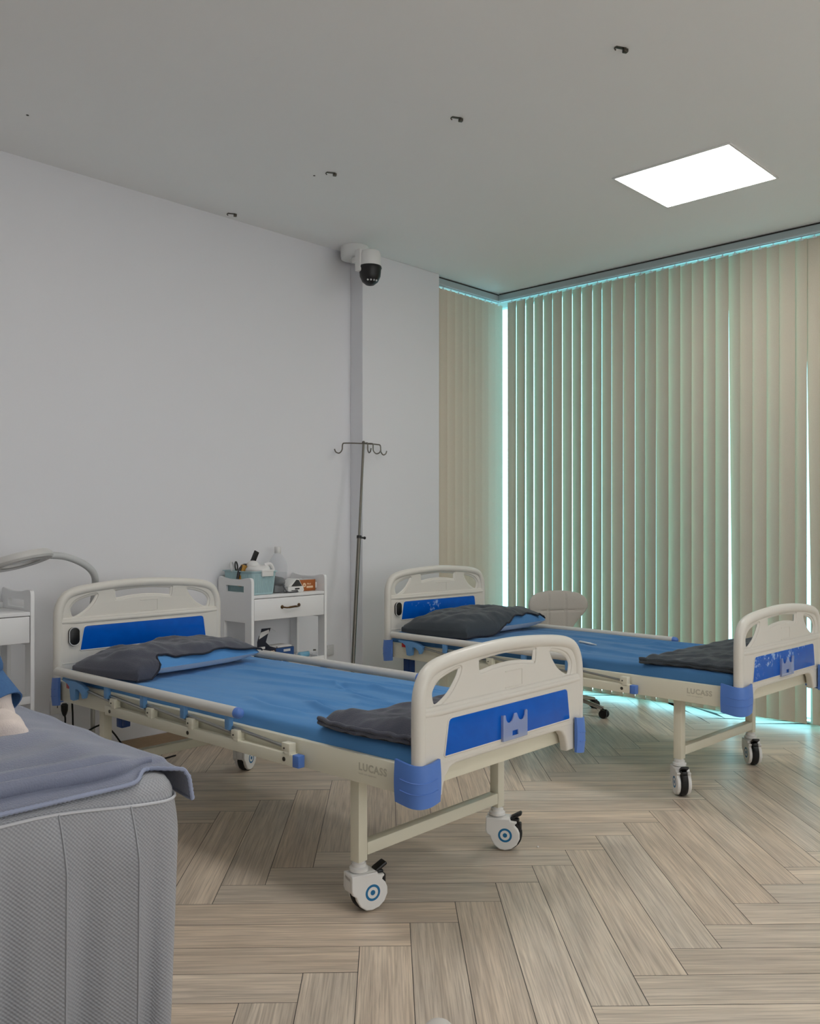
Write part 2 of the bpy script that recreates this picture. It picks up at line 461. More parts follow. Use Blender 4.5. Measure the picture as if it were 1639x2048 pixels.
b = MB(); b.box((-2.3, 4.413, 0.0005), (4.063, 4.4268, 0.085), 0.002); struct(b.build('baseboard_left', M['skirt'], flat=True))

# windows: floor-to-ceiling tinted glass with white frames, the corner open between them
def window(name, horizontal, fixed, s0, s1, mull, rails):
    f = MB(); g = MB()
    def bx(mb, s_a, s_b, t0, t1, z0, z1, bev=0.003):
        if horizontal: mb.box((s_a, fixed + t0, z0), (s_b, fixed + t1, z1), bev)
        else: mb.box((fixed + t0, s_a, z0), (fixed + t1, s_b, z1), bev)
    for z0, z1 in rails: bx(f, s0, s1, 0, 0.06, z0, z1)
    for s in mull: bx(f, s - 0.03, s + 0.03, -0.005, 0.065, 0.001, HC - 0.001)
    fr = struct(f.build(name, M['frame_w'], flat=True))
    bx(g, s0, s1, 0.027, 0.033, 0.02, HC - 0.02, 0)
    p = g.build('window_pane', M['glass'], fr, flat=True)
    return fr
window('window_1', True, 4.56, 4.93, 5.74, [4.96], [(0.001, 0.014), (HC - 0.06, HC - 0.001), (0.98, 1.03)])
window('window_2', False, 5.76, 0.95, 4.53, [0.98, 2.0, 3.2], [(0.001, 0.014), (HC - 0.06, HC - 0.001)])
f = MB()
for x in (-1.47, .5, 2.5, 4.47): f.box((x - .03, -3.68, .551), (x + .03, -3.62, 2.949), .003)
f.box((-1.44, -3.68, .551), (4.44, -3.62, .61), .003); f.box((-1.44, -3.68, 2.89), (4.44, -3.62, 2.949), .003)
fr3 = struct(f.build('fill_window', M['frame_w'], flat=True))  # added unseen window, lets in sky light to lift ceiling and walls
g = MB(); g.box((-1.44, -3.653, .60), (4.44, -3.647, 2.90)); g.build('window_pane', M['glass_fill'], fr3, flat=True)
b = MB()
b.box((5.74, 4.54, 0.001), (5.83, 4.63, HC - 0.001), 0.004)
for z in (0.55, 0.80, 1.02): b.box((5.725, 4.525, z), (5.835, 4.635, z + 0.03), 0.003)
struct(b.build('trim_1', M['frame_w'], flat=True))

# ------------------------------------------------------------------ vertical blinds
def vane_obj(parent, A0, B0, A1, B1, z0, z1, bow):
    """ruled vane: A = hidden edge, B = visible edge, 0 bottom 1 top (2-D points)"""
    b = MB()
    def fn(s, t):
        tt = t
        a = Vector(A0).lerp(Vector(A1), tt); c = Vector(B0).lerp(Vector(B1), tt)
        p = a.lerp(c, s); d = (c - a); n = Vector((-d.y, d.x)).normalized()
        p = p + n * (bow * math.sin(PI * s))
        return Vector((p.x, p.y, z0 + (z1 - z0) * t))
    b.grid(fn, 6, 12)
    # bottom weight pocket
    o = b.build('vane', M['vane'], parent, recalc=False, angle=80)
    return o

def blind_track(root, p0, p1, nrm):
    p0, p1 = Vector(p0), Vector(p1); d = (p1 - p0).normalized(); n = Vector(nrm)
    L_ = (p1 - p0).length
    mtx = Matrix((( d.x, n.x, 0, p0.x), (d.y, n.y, 0, p0.y), (0, 0, 1, 0), (0, 0, 0, 1)))
    b = MB()
    b.m(M['trackg']).box((0, -0.02, HC - 0.052), (L_, 0.02, HC - 0.012), 0.002, mtx=mtx)
    b.m(M['darkgap']).box((0.0, -0.012, HC - 0.012), (L_, 0.012, HC - 0.0005), 0, mtx=mtx)
    b.m(M['trackw']).box((0, -0.024, HC - 0.060), (L_, -0.010, HC - 0.051), 0.001, mtx=mtx)
    b.box((0, -0.006, HC - 0.064), (L_, 0.022, HC - 0.053), 0.001, mtx=mtx)
    return b.build('head_rail', None, root, flat=True)

V2 = [4.268, 4.178, 4.091, 4.013, 3.925, 3.841, 3.754, 3.667, 3.587, 3.494, 3.416, 3.336, 3.243, 3.15, 3.071, 2.99, 2.897, 2.812, 2.731, 2.648, 2.566, 2.478, 2.403, 2.323, 2.233, 2.156, 2.058, 1.988, 1.905]
while V2[-1] > 1.05: V2.append(V2[-1] - 0.083)
U0 = 5.585
bl2 = thing('vertical_blind', 'wide beige vertical blind covering the long window wall on the right', 'blind', (0, 0, 0), 0, 'vertical blinds')
blind_track(bl2, (U0, 4.34, 0), (U0, 0.95, 0), (1, 0, 0))
# openness of the slot at the LEFT of each vane (0 closed .. 1 wide)
OPEN = [0.5, .35, .8, .8, .7, .2, .7, .8, .8, .8, .5, .3, .25, .7, .75, .7, .8, .6, .3, .6, .8, 1.0, .12, .1, .3, .1, .2, .15, .1]
for i in range(len(V2) - 1):
    v0, v1 = V2[i], V2[i + 1]
    op = OPEN[i] if i < len(OPEN) else 0.15
    nx = OPEN[i + 1] if i + 1 < len(OPEN) else 0.15
    dA = 0.004 + 0.058 * op
    over_b = 0.54 * (dA + .008) - .0022 * op + .002 * (op < .25)              # hidden (left) edge sits towards the glass
    Ab = (U0 + dA, v0 + over_b); At = (U0 + 0.006 + 0.026 * op, v0 + 0.54 * (.014 + .026 * op) - .001 * op)
    Bb = (U0 - 0.008, v1); Bt = (U0 - 0.006, v1)
    if i == 0: Ab = (U0 + 0.012, v0 + 0.004); At = (U0 + 0.008, v0 + .004)
    if i == 21: Ab = (U0 + 0.03, v0 - 0.012)
    if i == 27: Ab = (U0 + 0.012, v0 - 0.028); At = (U0 + 0.006, v0 + 0.016)
    vane_obj(bl2, Ab, Bb, At, Bt, 0.036, HC - 0.078, 0.004)
for i in range(len(V2) - 1):
    b = MB()
    vm = (V2[i] + V2[i + 1]) / 2
    b.box((U0 - 0.004, vm - 0.012, HC - 0.085), (U0 + 0.004, vm + 0.012, HC - 0.076), 0.001)
    b.tube([(U0, vm, HC - 0.066), (U0, vm, HC - 0.078)], 0.004, 8)
    b.build('carrier_clip', M['frame_w'], bl2)

U1 = [4.84, 4.897, 4.976, 5.065, 5.151, 5.226, 5.303, 5.384, 5.464, 5.547, 5.642]
V0 = 4.365
bl1 = thing('vertical_blind', 'narrow beige vertical blind between the white column and the window corner', 'blind', (0, 0, 0), 0, 'vertical blinds')
blind_track(bl1, (4.832, V0, 0), (5.60, V0, 0), (0, 1, 0))
for i in range(len(U1) - 1):
    a, c = U1[i], U1[i + 1]
    # visible edge on the right of each vane, left edge tucked behind its neighbour
    op = (.3, .5, .5, .45, .2, .4, .25, .3, .3, .3, .3)[i]
    vane_obj(bl1, (a - 0.014, V0 + 0.006 + 0.012 * op), (c, V0 - 0.006), (a - 0.010 + 0.004 * op, V0 + 0.006 + 0.012 * op), (c - 0.002, V0 - 0.006), 0.036, HC - 0.078, -0.003)
for i in range(len(U1) - 1):
    b = MB()
    um = (U1[i] + U1[i + 1]) / 2
    b.box((um - 0.012, V0 - 0.004, HC - 0.085), (um + 0.012, V0 + 0.004, HC - 0.076), 0.001)
    b.tube([(um, V0, HC - 0.066), (um, V0, HC - 0.078)], 0.004, 8)
    b.build('carrier_clip', M['frame_w'], bl1)

# ------------------------------------------------------------------ ceiling fittings
def led_panel(u0, u1, v0, v1, label):
    t = thing('ceiling_light', label, 'ceiling light', ((u0 + u1) / 2, (v0 + v1) / 2, HC), 0, 'ceiling panel lights')
    w, d = (u1 - u0) / 2, (v1 - v0) / 2
    f = MB()
    for c0, c1 in (((-w - .012, -d - .012), (-w, d + .012)), ((w, -d - .012), (w + .012, d + .012)), ((-w, -d - .012), (w, -d)), ((-w, d), (w, d + .012))):
        f.box((c0[0], c0[1], -0.008), (c1[0], c1[1], -0.0005), 0.002)
    f.build('frame', M['whitepl'], t)
    g = MB(); g.box((-w, -d, -0.005), (w, d, -0.001)); g.build('diffuser', M['led'], t, flat=True)
    return t
led_panel(4.12, 4.694, 1.83, 2.444, 'bright square white panel light set in the ceiling, right of centre')
led_panel(1.32, 1.894, 1.83, 2.444, 'square ceiling panel light over the aisle beside the nearest bed')
led_panel(1.32, 1.894, -1.0, -0.386, 'square ceiling panel light behind the photographer on the left')
led_panel(4.12, 4.694, -1.0, -0.386, 'square ceiling panel light behind the photographer on the right')

clab = ['small metal clip screwed to the ceiling, highest in the photo above the panel light',
        'small metal ceiling clip, second from the top of the diagonal row',
        'small metal ceiling clip, third from the top, beside a dark speck',
        'small metal ceiling clip lowest in the row, beside the left wall']
for (u, v), lb in zip(((3.009, 1.761), (3.021, 2.594), (3.047, 3.469), (3.049, 4.346)), clab):
    b = MB()
    b.box((-0.022, -0.008, -0.0025), (0.022, 0.008, -0.0004), 0.0005)
    b.tube([(-.022, 0, -.002), (-.026, 0, -.008), (-.02, 0, -.014)], 0.003, 6)
    b.box((0.012, -0.009, -0.016), (0.03, 0.009, -0.003), 0.002)
    b.m(M['dsteel'])
    o = b.build('ceiling_clip', M['dsteel']); o.location = (u, v, HC); o.rotation_euler = (0, 0, -0.5)
    tag(o, lb, 'clip', 'metal clips in a row across the ceiling')
for u, v, lb in ((3.014, 3.561, 'tiny dark screw hole in the ceiling left of a metal clip'), (1.691, 3.955, 'tiny dark screw hole in the ceiling at far left')):
    b = MB(); b.lathe([(0.006, -0.0015), (0.006, -0.0004)], 10)
    o = b.build('screw_plug', M['darkgap']); o.location = (u, v, HC); tag(o, lb, 'screw plug')

# security camera
cam_t = thing('security_camera', 'white ceiling security camera with black dome lens by the column', 'security camera', (3.975, 4.29, HC))
b = MB(); b.lathe([(0.078, -0.085), (0.088, -0.08), (0.092, -0.06), (0.092, -0.001)], 28); b.build('junction_box', M['whitepl'], cam_t)
b = MB()
b.box((-0.06, -0.20, -0.125), (0.0, -0.03, -0.085), 0.012)
b.box((-0.155, -0.215, -0.225), (-0.115, -0.165, -0.085), 0.01)
b.tube([(-0.03, -0.17, -0.105), (-0.13, -0.19, -0.105)], 0.018, 10)
b.build('bracket_arm', M['whitepl'], cam_t)
b = MB(); b.lathe([(0.035, -0.085), (0.06, -0.095), (0.068, -0.12), (0.07, -0.185), (0.068, -0.19)], 28, T(-0.075, -0.225, 0)); b.build('housing', M['whitepl'], cam_t)
b = MB(); b.m(M['black']).lathe([(0.071, -0.188), (0.074, -0.2), (0.07, -0.206), (0.066, -0.25), (0.05, -0.285), (0.025, -0.305), (0.001, -0.31)], 28, T(-0.075, -0.225, 0))
b.m(M['paper'])
for k in range(4):
    a = math.radians(-150 + 22 * k)
    b.ball((-0.075 + 0.052 * math.cos(a), -0.225 + 0.052 * math.sin(a), -0.284), 0.006, 8)
b.build('dome', None, cam_t)

# ------------------------------------------------------------------ hospital beds
W, LB = 0.921, 2.2685
def board_outer(dz):
    L_ = [(0, .435), (0, .60), (.001, .70), (.006, .745), (.016, .775), (.036, .808), (.066, .830), (.11, .845), (.2, .859), (.33, .869), (.46, .873)]
    P = [(a, z + (dz if z > .58 else 0)) for a, z in L_]
    P = P + [(W - a, z) for a, z in reversed(P[:-1])]
    return P
def make_board(name, bc, face, dz, parent, worn, latch):
    """face = -1: decorated side looks to -b ; +1: to +b"""
    b = MB()
    MT = T(0, bc, 0) @ RX
    # lower body with the arch
    top = .70 + dz
    low = [(0.004, .437), (0.004, .52), (0.006, .60), (.012, top), (.03, top + .006)] + [(W - .03, top + .006), (W - .012, top), (W - .006, .60), (W - .004, .52), (W - .004, .437)]
    low = [(x, z) for x, z in low]
    arch = [(W - .112, .435), (W - .116, .46), (W - .128, .49), (W - .148, .51), (W - .175, .518), (W - .3, .519), (.3, .519), (.175, .518), (.148, .51), (.128, .49), (.116, .46), (.112, .435)]
    b.plate(low + arch, [], 0.009, 0.009, MT)
    # thin upper plate with grip holes
    up = [(.03, .66 + dz), (.026, .70 + dz), (.026, .75 + dz), (.045, .80 + dz), (.08, .822 + dz), (.12, .834 + dz), (.3, .850 + dz), (.46, .854 + dz)]
    up = [(a, z) for a, z in up]; up = up + [(W - a, z) for a, z in reversed(up[:-1])]
    lh = cr([(.214, .808, 0), (.195, .812, 0), (.14, .800, 0), (.098, .782, 0), (.072, .752, 0), (.072, .726, 0), (.082, .703, 0), (.105, .700, 0), (.158, .728, 0), (.195, .765, 0), (.212, .792, 0)], 4, True)
    lh = [(p.x, p.y + dz) for p in lh]
    rh = [(W - x, z) for x, z in lh]
    sl = cr([(.305, .826, 0), (.38, .833, 0), (.46, .836, 0), (.54, .833, 0), (.616, .826, 0), (.622, .812, 0), (.618, .780, 0), (.605, .774, 0), (.54, .782, 0), (.46, .786, 0), (.38, .782, 0), (.316, .774, 0), (.303, .780, 0), (.299, .812, 0)], 4, True)
    sl = [(p.x, p.y + dz) for p in sl]
    b.plate(up, [lh, rh, sl], 0.005, 0.005, MT)
    # rounded perimeter tube
    path = [(.0225, bc, .437), (.022, bc, .50), (.021, bc, .60 + dz * .5), (.021, bc, .70 + dz), (.025, bc, .745 + dz), (.036, bc, .776 + dz), (.056, bc, .803 + dz), (.085, bc, .819 + dz), (.13, bc, .830 + dz), (.2, bc, .839 + dz), (.33, bc, .849 + dz), (.46, bc, .853 + dz)]
    path = path + [(W - x, y, z) for x, y, z in reversed(path[:-1])]
    b.tube(cr(path, 5), 0.0220, 18, up=(0, 1, 0), rb=0.0215)
    # rims round the holes and the ridge over the panel
    for H_ in (lh, rh, sl):
        b.tube([(x, bc, z) for x, z in H_], 0.0055, 8, closed=True, up=(0, 1, 0), rb=0.011)
    for sgn in (-1, 1):
        b.tube([(.03, bc + sgn * .009, .686 + dz), (.10, bc + sgn * .012, .685 + dz), (.46, bc + sgn * .012, .685 + dz), (W - .10, bc + sgn * .012, .685 + dz), (W - .03, bc + sgn * .009, .686 + dz)], 0.0115, 12)
    # label recess outline and the seam below the panel
    y = bc + face * 0.0105
    for p, q in (((.44, .765), (.535, .765)), ((.535, .765), (.535, .712)), ((.535, .712), (.44, .712))):
        b.tube([(p[0], y, p[1] + dz), (q[0], y, q[1] + dz)], 0.0016, 6)
    zs = .532 if dz == 0 else .605
    b.tube([(.02, bc + face * .0175, zs), (W - .02, bc + face * .0175, zs)], 0.0026, 6)
    o = b.build(name, M['abs'], parent, 50)
    # blue film panel
    pn = MB()
    pz0, pz1 = .549 + dz, .663 + dz
    P = [(.118, pz0 + .004), (.122, pz0), (W - .106, pz0), (W - .101, pz0 + .005), (W - .114, pz1 - .022), (W - .117, pz1 - .010), (W - .123, pz1 - .003), (W - .134, pz1), (.154, pz1), (.143, pz1 - .003), (.137, pz1 - .010), (.134, pz1 - .022)]
    pn.prism(P, -0.0015, 0.0015, T(0, bc + face * .0182, 0) @ RX, 0.0008)
    pn.build('inset_panel', M['panel_worn'] if worn else M['panel'], o, label_ := 30)['label'] = 'glossy blue panel'
    rim = MB()
    rim.tube([(x, bc + face * .0178, z) for x, z in P], 0.0034, 6, closed=True, up=(0, 1, 0)); rim.build('panel_rim', M['abs'], o)
    if latch:
        q = MB(); cap = [(.026 * math.cos(t) , (.018 if math.sin(t) > 0 else -.018) + .024 * math.sin(t)) for t in [2 * PI * k / 28 for k in range(28)]]
        MTl = T(.086, bc + face * .024, .729) @ RX
        q.m(M['black']).prism(cap, -0.008, 0.008, MTl, 0.003)
        q.m(M['paper']).tube([(.086 + x * 1.0, bc + face * .0315, .729 + z * 1.0) for x, z in cap], 0.0022, 6, closed=True, up=(0, 1, 0))
        q.build('oval_cap', None, o)['label'] = 'black oval cap with pale rim'
    return o
def bumper(parent, cx, cy, sx, sy, zb=.427, zt=.553):
    """corner guard; (cx,cy) outer corner, sx/sy point inwards"""
    b = MB()
    path = [(-.0095, .092), (-.0105, .06), (-.0095, .038), (-.005, .020), (.004, .006), (.018, -.004), (.036, -.0095), (.058, -.0105), (.08, -.0095)]
    path = [(p.x, p.y) for p in cr([(x, y, 0) for x, y in path], 4)]
    def wall(off):
        out = []
        for i, (x, y) in enumerate(path):
            a = Vector(path[max(0, i - 1)]); c = Vector(path[min(len(path) - 1, i + 1)])
            t = (c - a).normalized(); n = Vector((-t.y, t.x))
            out.append((x + n.x * off, y + n.y * off))
        return out
    outer, inner = path, wall(0.009)
    n = len(path)
    rings = []
    zsn = 9
    for k in range(zsn + 1):
        t = k / zsn; z = zb + (zt - zb) * t
        bulge = 0.004 * math.sin(PI * t)
        po = wall(-bulge)
        ring = []
        for i, (x, y) in enumerate(po):
            e = abs(2 * i / (n - 1) - 1)
            dzz = -0.011 * (1 - e ** 2)
            ring.append(Vector((cx + sx * x, cy + sy * y, z + dzz)))
        for i, (x, y) in reversed(list(enumerate(inner))):
            e = abs(2 * i / (n - 1) - 1)
            ring.append(Vector((cx + sx * x, cy + sy * y, z - 0.011 * (1 - e ** 2))))
        rings.append(ring)
    b.loft(rings)
    for tz in (0.60, 0.34):
        po = wall(-0.0042)
        pts = []
        for i in range(3, n - 3):
            e = abs(2 * i / (n - 1) - 1)
            pts.append((cx + sx * po[i][0], cy + sy * po[i][1], zb + (zt - zb) * tz - 0.011 * (1 - e ** 2)))
        b.tube(pts, 0.0016, 6)
    b.build('corner_bumper', M['bluepl'], parent)['label'] = 'blue corner bumper'

def caster(leg, axis_ang):
    """swivel caster below a leg foot at leg origin (0,0,0 = foot of leg, z up). axis_ang: direction (in bed coords) the decal side faces"""
    R = 0.0625
    ax = Vector((math.cos(axis_ang), math.sin(axis_ang), 0)); tr = Vector((-ax.y, ax.x, 0))     # trail direction
    mtx = Matrix(((tr.x, ax.x, 0, 0), (tr.y, ax.y, 0, 0), (0, 0, 1, 0), (0, 0, 0, 1)))
    z0 = -0.162                      # floor
    wc = (0.034, 0, z0 + R)
    b = MB()
    b.lathe([(0.026, -0.032), (0.031, -0.03), (0.031, -0.02), (0.024, -0.016), (0.024, -0.006), (0.019, -0.004), (0.019, 0.0)], 20)
    # two side cheeks
    prof = [(-.040, -.036), (-.041, -.085), (-.036, -.098), (-.024, -.106), (-.020, -.12), (-.008, -.140), (.012, -.1545), (.034, -.1575), (.058, -.151), (.078, -.135), (.089, -.112), (.089, -.092), (.082, -.075), (.070, -.063), (.072, -.057), (.078, -.052), (.076, -.047), (.055, -.045), (.052, -.036)]
    for s in (-1, 1):
        c = MB_side = [(x, z) for x, z in prof]
        b.plate(c, [], 0.004, 0.005, mtx @ T(0, s * 0.024, 0) @ RX)
    b.box((-.040, -.026, -.062), (.052, .026, -.034), 0.006, mtx=mtx)
    b.box((-.040, -.026, -.095), (-.024, .026, -.04), 0.006, mtx=mtx)
    cst = b.build('caster', M['whitepl'], leg, 45)
    w = MB()
    w.m(M['rubber']).lathe([(0.03, -0.017), (0.056, -0.017), (0.0605, -0.013), (R, -0.006), (R, 0.006), (0.0605, 0.013), (0.056, 0.017), (0.03, 0.017)], 40, mtx @ T(*wc) @ RX)
    w.build('wheel', None, cst)['label'] = 'black rubber wheel'
    for s in (-1, 1):
        d = MB()
        y = s * 0.0332
        for mt, r0, r1 in ((M['tealring'], 0.0185, 0.0265), (M['tealring'], 0.0, 0.0085)):
            n = 28
            ri = [mtx @ (Vector(wc) + Vector((r0 * math.cos(2 * PI * k / n), y, r0 * math.sin(2 * PI * k / n)))) for k in range(n)]
            ro = [mtx @ (Vector(wc) + Vector((r1 * math.cos(2 * PI * k / n), y, r1 * math.sin(2 * PI * k / n)))) for k in range(n)]
            ro2 = [mtx @ (Vector(wc) + Vector((r1 * math.cos(2 * PI * k / n), y - s * .001, r1 * math.sin(2 * PI * k / n)))) for k in range(n)]
            d.m(mt).loft([ro2, ro] + ([ri] if r0 > 0 else []), True, False, r0 == 0)
        d.build('ring_decal', None, cst, 30)['label'] = 'blue ring target mark'
    p = MB()
    p.m(M['black']).box((.05, -.013, -.06), (.085, .013, -.04), 0.005, mtx=mtx)
    p.box((.055, -.018, -.046), (.10, .018, -.034), 0.005, mtx=mtx @ T(.055, 0, -.04) @ Matrix.Rotation(-0.5, 4, 'Y') @ T(-.055, 0, .04))
    p.box((.078, -.012, -.10), (.094, .012, -.055), 0.005, mtx=mtx)
    p.build('brake_pedal', None, cst)['label'] = 'black brake pedal'
    return cst

def side_rail(parent, side):
    """side=-1 near rail (a<0), +1 far rail"""
    A = (lambda off: -off) if side < 0 else (lambda off: W + off)
    b = MB()
    b.tube([(A(.022), .842, .586), (A(.022), 2.16, .586)], 0.0195, 18)
    rail = b.build('side_rail', M['alu'], parent)
    c = MB(); c.lathe([(.0198, 0), (.0198, .012), (.017, .022), (.009, .029), (.001, .030)], 18, T(A(.022), .842, .586) @ Matrix.Rotation(PI / 2, 4, 'X'))
    c.build('end_cap', M['bluepl'], rail)['label'] = 'blue end cap'
    lo = MB()
    a0, a1 = sorted((A(.003), A(.030)))
    lo.box((a0, .532, .452), (a1, 1.735, .492), 0.003)
    lo.m(M['cream'])
    lo.build('lower_channel', M['cream'], rail)
    e = MB(); e.box((a0 - .0005, .502, .4515), (a1 + .0005, .533, .4925), 0.003); e.build('channel_cap', M['bluepl'], rail)['label'] = 'blue channel end'
    for bb in (1.693, 1.13, .575):
        sc = MB()
        sc.lathe([(.0075, -.001), (.0075, .0015), (.004, .003)], 14, T(A(.030), bb, .4715) @ Matrix.Rotation(side * PI / 2, 4, 'Y'))
        sc.build('screw_head', M['dsteel'], rail)
    for bb in (1.669, 1.392, 1.117, .840, .564):
        k = MB(); x0, x1 = sorted((A(.004), A(.034)))
        k.box((x0, bb - .020, .497), (x1, bb + .020, .527), 0.003)
        k.box((x0, bb - .020, .488), (x1, bb + .008, .50), 0.002)
        k.m(M['cream'])
        k.build('hinge_block', M['cream'], rail)
        # pin hole
        h = MB(); h.lathe([(.0035, 0), (.0035, .0012)], 10, T(A(.034), bb + .006, .509) @ Matrix.Rotation(side * PI / 2, 4, 'Y')); h.build('pin', M['dsteel'], rail)
    cl = (1.726, 1.446, 1.166, .887)
    for i, bb in enumerate(cl):
        k = MB(); x0, x1 = sorted((A(.012), A(.032)))
        k.box((x0, bb - .014, .519), (x1, bb + .014, .572), 0.004)
        k.build('hinge_clip', M['clipbl'], rail)['label'] = 'pale blue hinge clip'
    for (b0, z0), (b1, z1) in (((1.90, .528), (1.68, .505)), ((1.712, .531), (1.40, .507)), ((1.432, .531), (1.125, .507)), ((1.152, .531), (.848, .507)), ((.873, .529), (.575, .506))):
        k = MB(); k.tube([(A(.014), b0, z0), (A(.014), b1, z1)], 0.006, 10)
        k.build('link_bar', M['steel'], rail)
    h = MB()
    P = [(2.10, .560), (1.985, .562), (1.93, .552), (1.895, .538), (1.900, .520), (1.915, .495), (1.928, .492), (1.930, .515), (1.962, .532), (1.985, .530), (1.988, .480), (2.005, .474), (2.030, .476), (2.036, .535), (2.06, .548), (2.10, .550)]
    MR = Matrix(((0, 0, 1, 0), (1, 0, 0, 0), (0, 1, 0, 0), (0, 0, 0, 1)))
    x = A(.020)
    h.m(M['clipbl']).prism(P, x - .010, x + .010, MR, 0.003)
    h.build('release_handle', None, rail)['label'] = 'pale blue release handle'
    r = MB(); r.box((min(A(.012), A(.026)), 2.04, .520), (max(A(.012), A(.026)), 2.076, .547), 0.004); r.build('release_button', M['red'], rail)['label'] = 'red release button'
    return rail

def hospital_bed(loc, rz, label, casters, worn, bracket):
    t = thing('hospital_bed', label, 'hospital bed', loc, rz, 'two hospital beds')
    # side beams
    f = MB(); f.box((.008, .05, .445), (.048, LB - .05, .535), 0.004); f.build('side_beam', M['cream'], t)
    g = MB()
    rot = Matrix(((0, 0, -1, 0), (-1, 0, 0, 0), (0, 1, 0, 0), (0, 0, 0, 1)))      # text plane seen from the near side
    g.text('LUCASS', 0.032, T(.0078, .262, .487) @ rot, 0.0003, 0.0011, space=1.12)
    g.text('health care equipment', 0.0085, T(.0078, .262, .474) @ rot, 0.0002, 0.0)
    g.build('lettering', M['letter'], t, flat=True)['label'] = 'faded grey maker name on the beam'
    f = MB(); f.box((W - .048, .05, .445), (W - .008, LB - .05, .535), 0.004); f.build('side_beam', M['cream'], t)
    for y0, y1 in ((.052, .092), (LB - .092, LB - .052)):
        f = MB(); f.box((.049, y0, .455), (W - .049, y1, .53), 0.004); f.build('end_beam', M['cream'], t)
    d = MB()
    for k in range(24):
        y = .13 + k * .087
        d.box((.049, y, .500), (W - .049, y + .06, .512), 0.003)
    d.build('slatted_deck', M['cream'], t)
    make_board('footboard', .025, -1, 0.0, t, worn, False)
    fb = t.children[-1]
    # clear card holder
    h = MB()
    P = [(.402, .545), (.402, .628), (.409, .630), (.414, .628), (.418, .612), (.426, .603), (.438, .601), (.450, .606), (.458, .617), (.463, .628), (.477, .628), (.482, .617), (.490, .606), (.502, .601), (.514, .603), (.522, .612), (.526, .628), (.531, .632), (.538, .628), (.538, .545)]
    h.plate(P, [[(.452, .556), (.484, .556), (.484, .572), (.452, .572)]], 0.001, 0.0012, T(0, -.004, 0) @ RX)
    h.box((.402, -.005, .545), (.407, .005, .628), .001); h.box((.533, -.005, .545), (.538, .005, .628), .001); h.box((.402, -.005, .543), (.538, .005, .547), .001)
    h.build('card_holder', M['holder'], fb)['label'] = 'clear plastic card holder'
    make_board('headboard', LB - .025, -1, 0.11, t, worn, True)
    hb = t.children[-1]
    for bd, cy, sy in ((fb, 0, 1), (hb, LB, -1)):
        bumper(bd, 0, cy, 1, sy); bumper(bd, W, cy, -1, sy)
    i = 0
    for cy in (.34, LB - .335):
        for cx in (.086, W - .086):
            l = MB(); l.box((-.02, -.02, 0), (.02, .02, .2825), 0.003)
            lo = l.build('leg', M['cream'], t); lo.location = (cx, cy, .162)
            caster(lo, casters[i]); i += 1
        c = MB(); c.box((.107, cy - .02, .178), (W - .107, cy + .02, .220), 0.004)
        c.build('cross_bar', M['cream'], t)
    side_rail(t, -1); side_rail(t, 1)
    k = MB(); k.box(*bracket, 0.006); c0, c1 = Vector(bracket[0]), Vector(bracket[1])
    k.box((c0.x, c0.y - .035, c0.z + .01), (c1.x - .01, c0.y - .002, c1.z - .02), 0.005)
    k.build('under_bracket', M['navybl'], t)['label'] = 'navy blue plastic bracket'
    return t

CAMR = 0.7614
def camdir(x, y):
    """angle of a camera-plane direction expressed in room axes"""
    u = x * math.sin(CAMR) + y * math.cos(CAMR); v = -x * math.cos(CAMR) + y * math.sin(CAMR)
    return math.atan2(v, u)
r1, r2 = math.radians(1.581), math.radians(-1.570)
B1 = ((1.8956, 1.766, 0), r1); B2 = ((3.766, 1.6133, 0), r2)
# decal-side direction per caster: near foot, far foot, near head, far head
bed1 = hospital_bed(B1[0], r1, 'nearest hospital bed, cream frame and blue-panelled headboard and footboard, beside the left wall', [camdir(.5, -.87) - r1, camdir(-.22, -.97) - r1, camdir(-.5, -.8) - r1, camdir(.95, -.3) - r1], False, ((.10, 1.825, .358), (.135, 1.87, .444)))
bed2 = hospital_bed(B2[0], r2, 'farther hospital bed with scuffed blue panels, standing parallel to the long window blind', [camdir(-1, .02) - r2, camdir(-1, .06) - r2, camdir(-.5, -.8) - r2, camdir(.4, -.9) - r2], True, ((.10, 2.14, .22), (.13, 2.19, .444)))

def bedpt(k, a, b_, z):
    (loc, r) = (B1, B2)[k]
    return (loc[0] + a * math.cos(r) - b_ * math.sin(r), loc[1] + a * math.sin(r) + b_ * math.cos(r), z)

